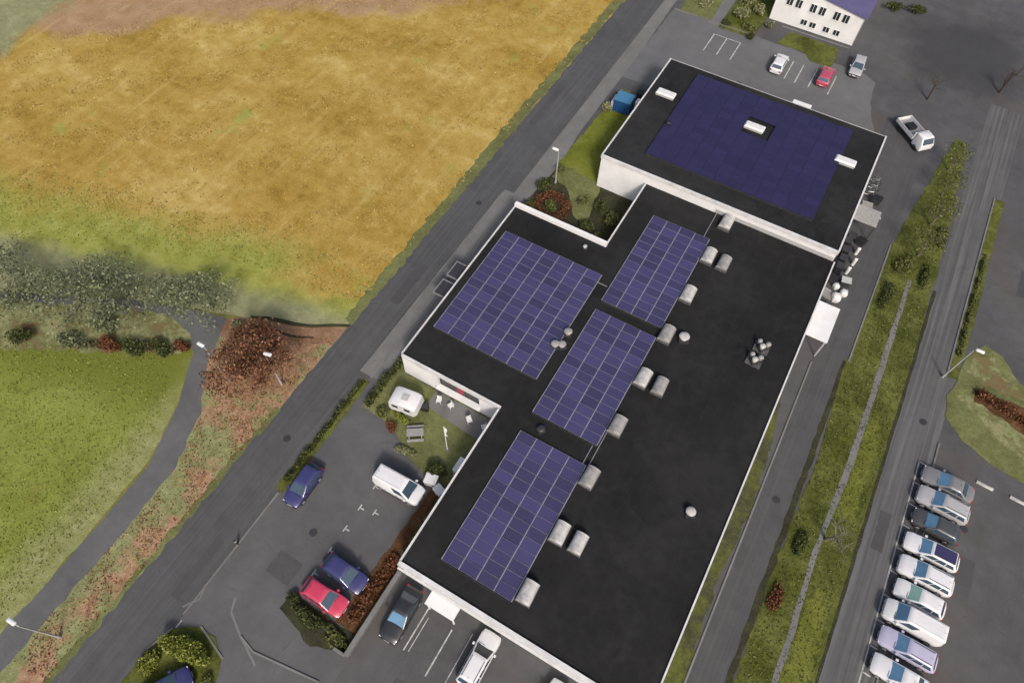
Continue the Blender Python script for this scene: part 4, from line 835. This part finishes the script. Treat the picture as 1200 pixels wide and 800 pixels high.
def hedge(label, x0, y0, x1, y1, wid, h, leafm, dens, ls, group=None, gap=.0):
    L = math.dist((x0, y0), (x1, y1)); t = thing('hedge', label, 'hedge', (x0, y0, 0), math.atan2(y1 - y0, x1 - x0), group); c = MB(); st = MB()
    for i in range(int(L * dens)):
        s = random.uniform(0, L)
        hh = h * (.7 + .3 * math.sin(s * 1.7) * math.cos(s * .63 + 1)) * (1 if math.sin(s * 2.3 + 2) > -1 + gap else .35)
        leaf(c, (s, random.triangular(-wid / 2, wid / 2, 0), random.uniform(.05, 1) ** .6 * hh), ls, .5)
    k = 0
    while k < L: st.cyl((k, 0, 0), (k + .1, random.uniform(-.1, .1), h * .7), .03, .015, 5); k += .7
    st.build('stem', M['twig'], t); c.build('foliage', leafm, t); return t
sr = 'low shrubs below the grey green trees'
for x, y, rx, ry, h, mt, lab in [(-52.3, 10.9, 1.7, 1.0, 1.3, 'leaf_rust', 'rusty brown shrub at the lawn edge below the tall trees'), (-49.9, 12.0, 1.6, 1.0, 1.4, 'leaf_dark', 'dark green shrub at the lawn edge, next to the rusty one'), (-47.4, 13.2, 1.6, .9, 1.2, 'leaf_dark', 'dark green shrub at the lawn edge nearest the path'),
                                 (-46.0, 14.3, 1.0, .7, .9, 'leaf_rust', 'small rusty shrub at the path bend'), (-56.0, 9.0, 1.9, 1.1, 1.3, 'leaf_sage', 'grey green shrub at the lawn edge below the broad tree'), (-60.5, 6.9, 1.6, 1.1, 1.6, 'leaf_dark', 'dark green shrub at the lawn edge near the left border'),
                                 (-63.6, 5.2, 1.5, 1.0, 1.2, 'leaf_rust', 'rusty shrub at the left border of the lawn'), (-54.5, 12.3, 2.0, 1.2, 1.8, 'leaf_sage', 'larger grey green shrub under the tall tree'), (-42.6, 19.2, 1.2, .9, 1.1, 'leaf_sage', 'grey green shrub at the fork of the leafy path')]:
    bush('shrub', lab, x, y, rx, ry, h, M[mt], 900, .13, sr)
hedge('straggly dark hedge between the lawn and the grey green trees', -56, 8.9, -46.2, 13.7, 1.0, .9, M['leaf_hedge'], 190, .12, gap=.3)
hedge('clipped dark hedge between the main road and the car park', -27.6, 8.6, -27.65, 20.8, .55, .9, M['leaf_dark'], 190, .12, gap=.35)
hedge('dark hedge along the left side of the courtyard', -25.7, 18.6, -25.6, 26.2, .9, 1.3, M['leaf_dark'], 220, .13)
hedge('dark hedge beside the long wall of the low building near the van', -14.3, 8.4, -14.3, 14.5, .7, 1.0, M['leaf_olive'], 200, .12)
hedge('rusty hedge between the parked blue car and the low wall', -15.1, 1.8, -14.9, 8.2, 1.3, .8, M['leaf_rust'], 230, .13)
bush('shrub', 'low dark green shrub mass below the red car', -18.6, .4, 2.1, .7, .9, M['leaf_dark'], 1500, .12, 'shrubs around the car park')
bush('shrub', 'dark green shrub at the corner left of the red car', -20.4, 1.0, .7, .6, .8, M['leaf_dark'], 500, .11, 'shrubs around the car park')
bush('shrub', 'olive shrub beside the low wall end', -15.4, .3, 1.3, .7, .7, M['leaf_olive'], 900, .11, 'shrubs around the car park')
bush('shrub', 'dark green bush between the courtyard lawn and the white boxes', -16.3, 16.4, 1.2, .9, 1.3, M['leaf_dark'], 1300, .12, 'courtyard shrubs')
bush('shrub', 'lime green shrub below the caravan', -22.0, 19.1, 1.3, .5, .5, M['leaf_lime'], 600, .1, 'courtyard shrubs')
bush('shrub', 'rusty brown shrub at the left edge of the courtyard lawn', -22.3, 17.9, .7, .6, .7, M['leaf_rust'], 500, .1, 'courtyard shrubs')
bush('shrub', 'pale shrub on the courtyard edge left of the white van', -19.6, 16.6, 1.2, .5, .6, M['leaf_pale'], 500, .1, 'courtyard shrubs')
bush('shrub', 'olive shrub on the courtyard edge below the hedge', -23.8, 18.8, .9, .8, .8, M['leaf_olive'], 600, .11, 'courtyard shrubs')
bush('shrub', 'big rounded lime green shrub on the traffic island at the bottom', -25.0, -6.2, 2.3, 1.1, 1.5, M['leaf_lime'], 3800, .12, 'traffic island shrubs')
bush('shrub', 'lime green shrub on the left edge of the traffic island', -27.2, -8.4, .8, 1.4, 1.0, M['leaf_lime'], 1400, .12, 'traffic island shrubs')
bush('shrub', 'olive shrub on the right side of the traffic island', -22.0, -7.6, .8, .8, .7, M['leaf_olive'], 600, .11, 'traffic island shrubs')
gg = 'shrubs in the garden between road and hall'
t = thing('shrub_ring', 'ring of rusty brown shrubs in the garden bed', 'shrub', (-22.4, 50.7, .03), 0, gg); c = MB(); st = MB()
for i in range(1900):
    a = random.uniform(0, 2 * PI); rr = 1.75 + random.gauss(0, .3); leaf(c, (rr * math.cos(a), rr * math.sin(a), random.uniform(.05, .8)), .12, .5)
for k in range(14): a = 2 * PI * k / 14; st.cyl((1.75 * math.cos(a), 1.75 * math.sin(a), 0), (1.8 * math.cos(a), 1.8 * math.sin(a), .6), .03, .015, 5)
st.build('stem', M['twig'], t); c.build('foliage', M['leaf_rust'], t)
for x, y, rx, ry, h, mt, lab in [(-22.4, 50.6, .9, .9, .8, 'leaf_olive', 'olive shrub in the middle of the rusty ring'), (-24.4, 52.9, 1.3, 1.2, 1.2, 'leaf_dark', 'dark shrub between the rusty ring and the main road'), (-24.5, 49.3, .9, 1.2, 1.0, 'leaf_dark', 'dark shrub at the roof corner by the road'),
                                 (-20.9, 48.2, 1.4, .8, 1.0, 'leaf_dark', 'dark shrub between the rusty ring and the white parapet'), (-17.0, 53.3, 1.3, 1.1, 1.3, 'leaf_dark', 'dark shrub in front of the white hall wall'), (-15.2, 52.2, 1.1, 1.2, 1.4, 'leaf_olive', 'olive shrub in the garden corner by the low roof'),
                                 (-17.6, 50.3, 1.0, 1.0, 1.0, 'leaf_dark', 'dark shrub right of the garden path'), (-19.6, 53.4, .7, 1.0, .8, 'leaf_olive', 'slim olive shrub along the garden path'), (-24.2, 56.6, .8, .8, .9, 'leaf_olive', 'olive shrub beside the garden lamp'),
                                 (-15.3, 49.0, 1.0, 1.0, 1.1, 'leaf_dark', 'dark shrub close to the inner roof corner'), (-24.2, 70.0, .8, .9, .8, 'leaf_pale', 'pale shrub left of the blue container'), (-23.6, 73.6, 1.0, .8, .6, 'leaf_sage', 'grey green shrub beyond the blue container'), (-19.9, 46.9, 1.0, .4, .7, 'leaf_dark', 'small dark shrub tight against the white parapet')]:
    bush('shrub', lab, x, y, rx, ry, h, M[mt], 750, .13, gg, z=.03)
bt = 'plants beside the office building'
for x, y, rx, ry, h, mt, lab in [(-16.3, 98.4, 1.5, 1.3, 1.6, 'leaf_pale', 'large pale shrub left of the office building'), (-14.2, 100.6, 1.2, 1.4, 1.5, 'leaf_pale', 'pale shrub close to the office wall'), (-16.4, 101.8, 1.4, 1.2, 1.5, 'leaf_pale', 'pale shrub cut by the top edge beside the footpath'), (-14.0, 96.2, 1.2, .8, .9, 'leaf_olive', 'olive shrub in front of the pale shrubs'), (-17.2, 95.6, .7, .7, .7, 'leaf_dark', 'dark shrub at the end of the footpath'),
                                 (-13.1, 94.2, .5, .5, 1.2, 'leaf_dark', 'small dark conical shrub beside the parking bays'), (-21.4, 98.2, 1.2, 1.2, .9, 'leaf_pale', 'pale shrub on the far side of the footpath'), (-22.4, 101.2, 1.2, 1.5, 1.0, 'leaf_olive', 'olive shrub at the top edge left of the footpath'), (-11.6, 98.2, .8, .8, .9, 'leaf_sage', 'grey green shrub at the office corner')]:
    bush('shrub', lab, x, y, rx, ry, h, M[mt], 600, .14, bt)
for x, y, lab in [(3.2, 112.6, 'dark shrub at the top edge right of the office'), (6.2, 113.4, 'second dark shrub at the top edge, farther from the office')]: bush('shrub', lab, x, y, 1.5, 1.2, 1.3, M['leaf_dark'], 600, .15, bt)
# trees and shrubs on the strip beside the side road
tree('bare_tree', 'leafless pale tree on the grass strip across from the parked cars', 17.3, 28.6, 4.6, 3.0, M['palebark'], None, 0, 0, None, depth=3, spread=.95, kk=3)
st_ = 'slim trees on the grass strip'
for x, y, h, r_, nl, lab in [(17.2, 66.0, 4.4, 1.9, 520, 'slim olive tree on the grass strip nearest the bare tree'), (17.4, 71.5, 4.7, 2.0, 520, 'slim olive tree in the middle of the group on the grass strip'), (17.6, 77.0, 4.4, 1.7, 420, 'slim olive tree beyond the middle one of the strip group'), (17.4, 82.0, 4.2, 1.6, 320, 'farthest slim olive tree at the tip of the grass strip')]:
    tree('young_tree', lab, x, y, h, r_, M['bark'], M['leaf_olive'], nl, .13, st_, cl=.35, depth=4, kk=2)
for x, y, rx, ry, h, mt, lab in [(15.4, 58.0, .8, 2.4, .9, 'leaf_dark', 'long dark shrub on the strip edge opposite the white canopy'), (16.0, 63.5, 1.0, 2.2, .9, 'leaf_olive', 'olive shrub on the strip below the slim trees'), (18.6, 62.5, .6, 2.6, .7, 'leaf_dark', 'dark shrub on the road side of the strip'),
                                 (15.4, 27.0, .8, 1.8, .6, 'leaf_dark', 'low dark shrub beside the bare tree'), (15.0, 21.6, .7, 1.4, .5, 'leaf_rust', 'rusty shrub on the drive side of the grass strip'), (18.9, 70, .7, 2.2, .8, 'leaf_olive', 'olive shrub on the road side below the slim trees')]:
    bush('shrub', lab, x, y, rx, ry, h, M[mt], 800, .13, 'shrubs on the grass strip')
sheet('leafy_soil', [(25.0, 53), (25.4, 55.4), (27, 56.2), (29, 54.2), (32, 52.8), (30, 52.3), (27, 52.4)], .058, M['leafborder'], .5, .25)
hedge('rusty brown hedge on the planted bed at the right edge', 26.4, 50.9, 36.5, 49.0, 1.3, 1.1, M['leaf_rust'], 330, .13)
hedge('dark hedge along the verge of the side road', 23.9, 54.5, 24.0, 70, .5, .6, M['leaf_olive'], 120, .12, gap=.6)
tree('bare_tree', 'leafless dark tree standing on the tarmac right of the office', 12.2, 94.3, 4.6, 2.6, M['twig'], None, 0, 0, None, depth=3, spread=.9, kk=2)
tree('bare_tree', 'leafless dark tree at the upper right beyond the other one', 20.5, 101, 5, 3, M['twig'], None, 0, 0, None, depth=3, spread=.9, kk=2)

# uncountable ground cover
def scatter(name, poly, n, mat, s, flat, z, zr=0, keep=None):
    xs = [p[0] for p in poly]; ys = [p[1] for p in poly]; m = MB(); k = 0
    def inside(x, y):
        c = False; j = len(poly) - 1
        for i in range(len(poly)):
            if (poly[i][1] > y) != (poly[j][1] > y) and x < (poly[j][0] - poly[i][0]) * (y - poly[i][1]) / (poly[j][1] - poly[i][1]) + poly[i][0]: c = not c
            j = i
        return c
    while k < n:
        x, y = random.uniform(min(xs), max(xs)), random.uniform(min(ys), max(ys))
        if inside(x, y) and (keep is None or random.random() < keep(x, y)): leaf(m, (x, y, z + random.random() * zr), s, flat); k += 1
    o = m.build(name, mat); o['kind'] = 'stuff'; return o
scatter('dry_grass_tufts', [(-110, 30), (-66, 22), (-48, 26), (-33.6, 28), (-33.3, 92), (-60, 92)], 14000, M['tuft_gold'], .12, 1.5, .04, .05, lambda x, y: .12 + .88 * (math.sin(x * .33 + y * .2) * math.sin(y * .27 - x * .11) * math.sin(x * .9 - y * .5) > .1))
scatter('green_grass_tufts', [(-85, 6), (-76, 14), (-48, 26), (-34, 27.5), (-34, 32), (-50, 31), (-80, 24)], 3500, M['tuft_green'], .1, .4, .05, .08)
scatter('lawn_grass_tufts', [(-66, 4), (-47, 13), (-42.6, 9), (-40.4, 2), (-40, -14), (-60, -14), (-70, 0)], 7000, M['tuft_green'], .10, .5, .04, .06)
scatter('fallen_leaves', [(-42, 15), (-43, 18), (-33.2, 23.5), (-33.0, 12), (-36.8, 9)], 2600, M['litter'], .09, 2, .03, .04)
scatter('fallen_leaves', [(-36.9, -14), (-36.9, 4), (-39, 9.6), (-33.2, 13), (-33.2, -14)], 2200, M['litter'], .10, 2, .03, .04, lambda x, y: .25 + .75 * (math.sin(y * 1.1 + x) > 0))
scatter('strip_grass_tufts', [(14.4, 12), (19.7, 12), (19.7, 60), (18.4, 86), (16.6, 80), (14.4, 62)], 5000, M['leaf_olive'], .10, .4, .05, .07)
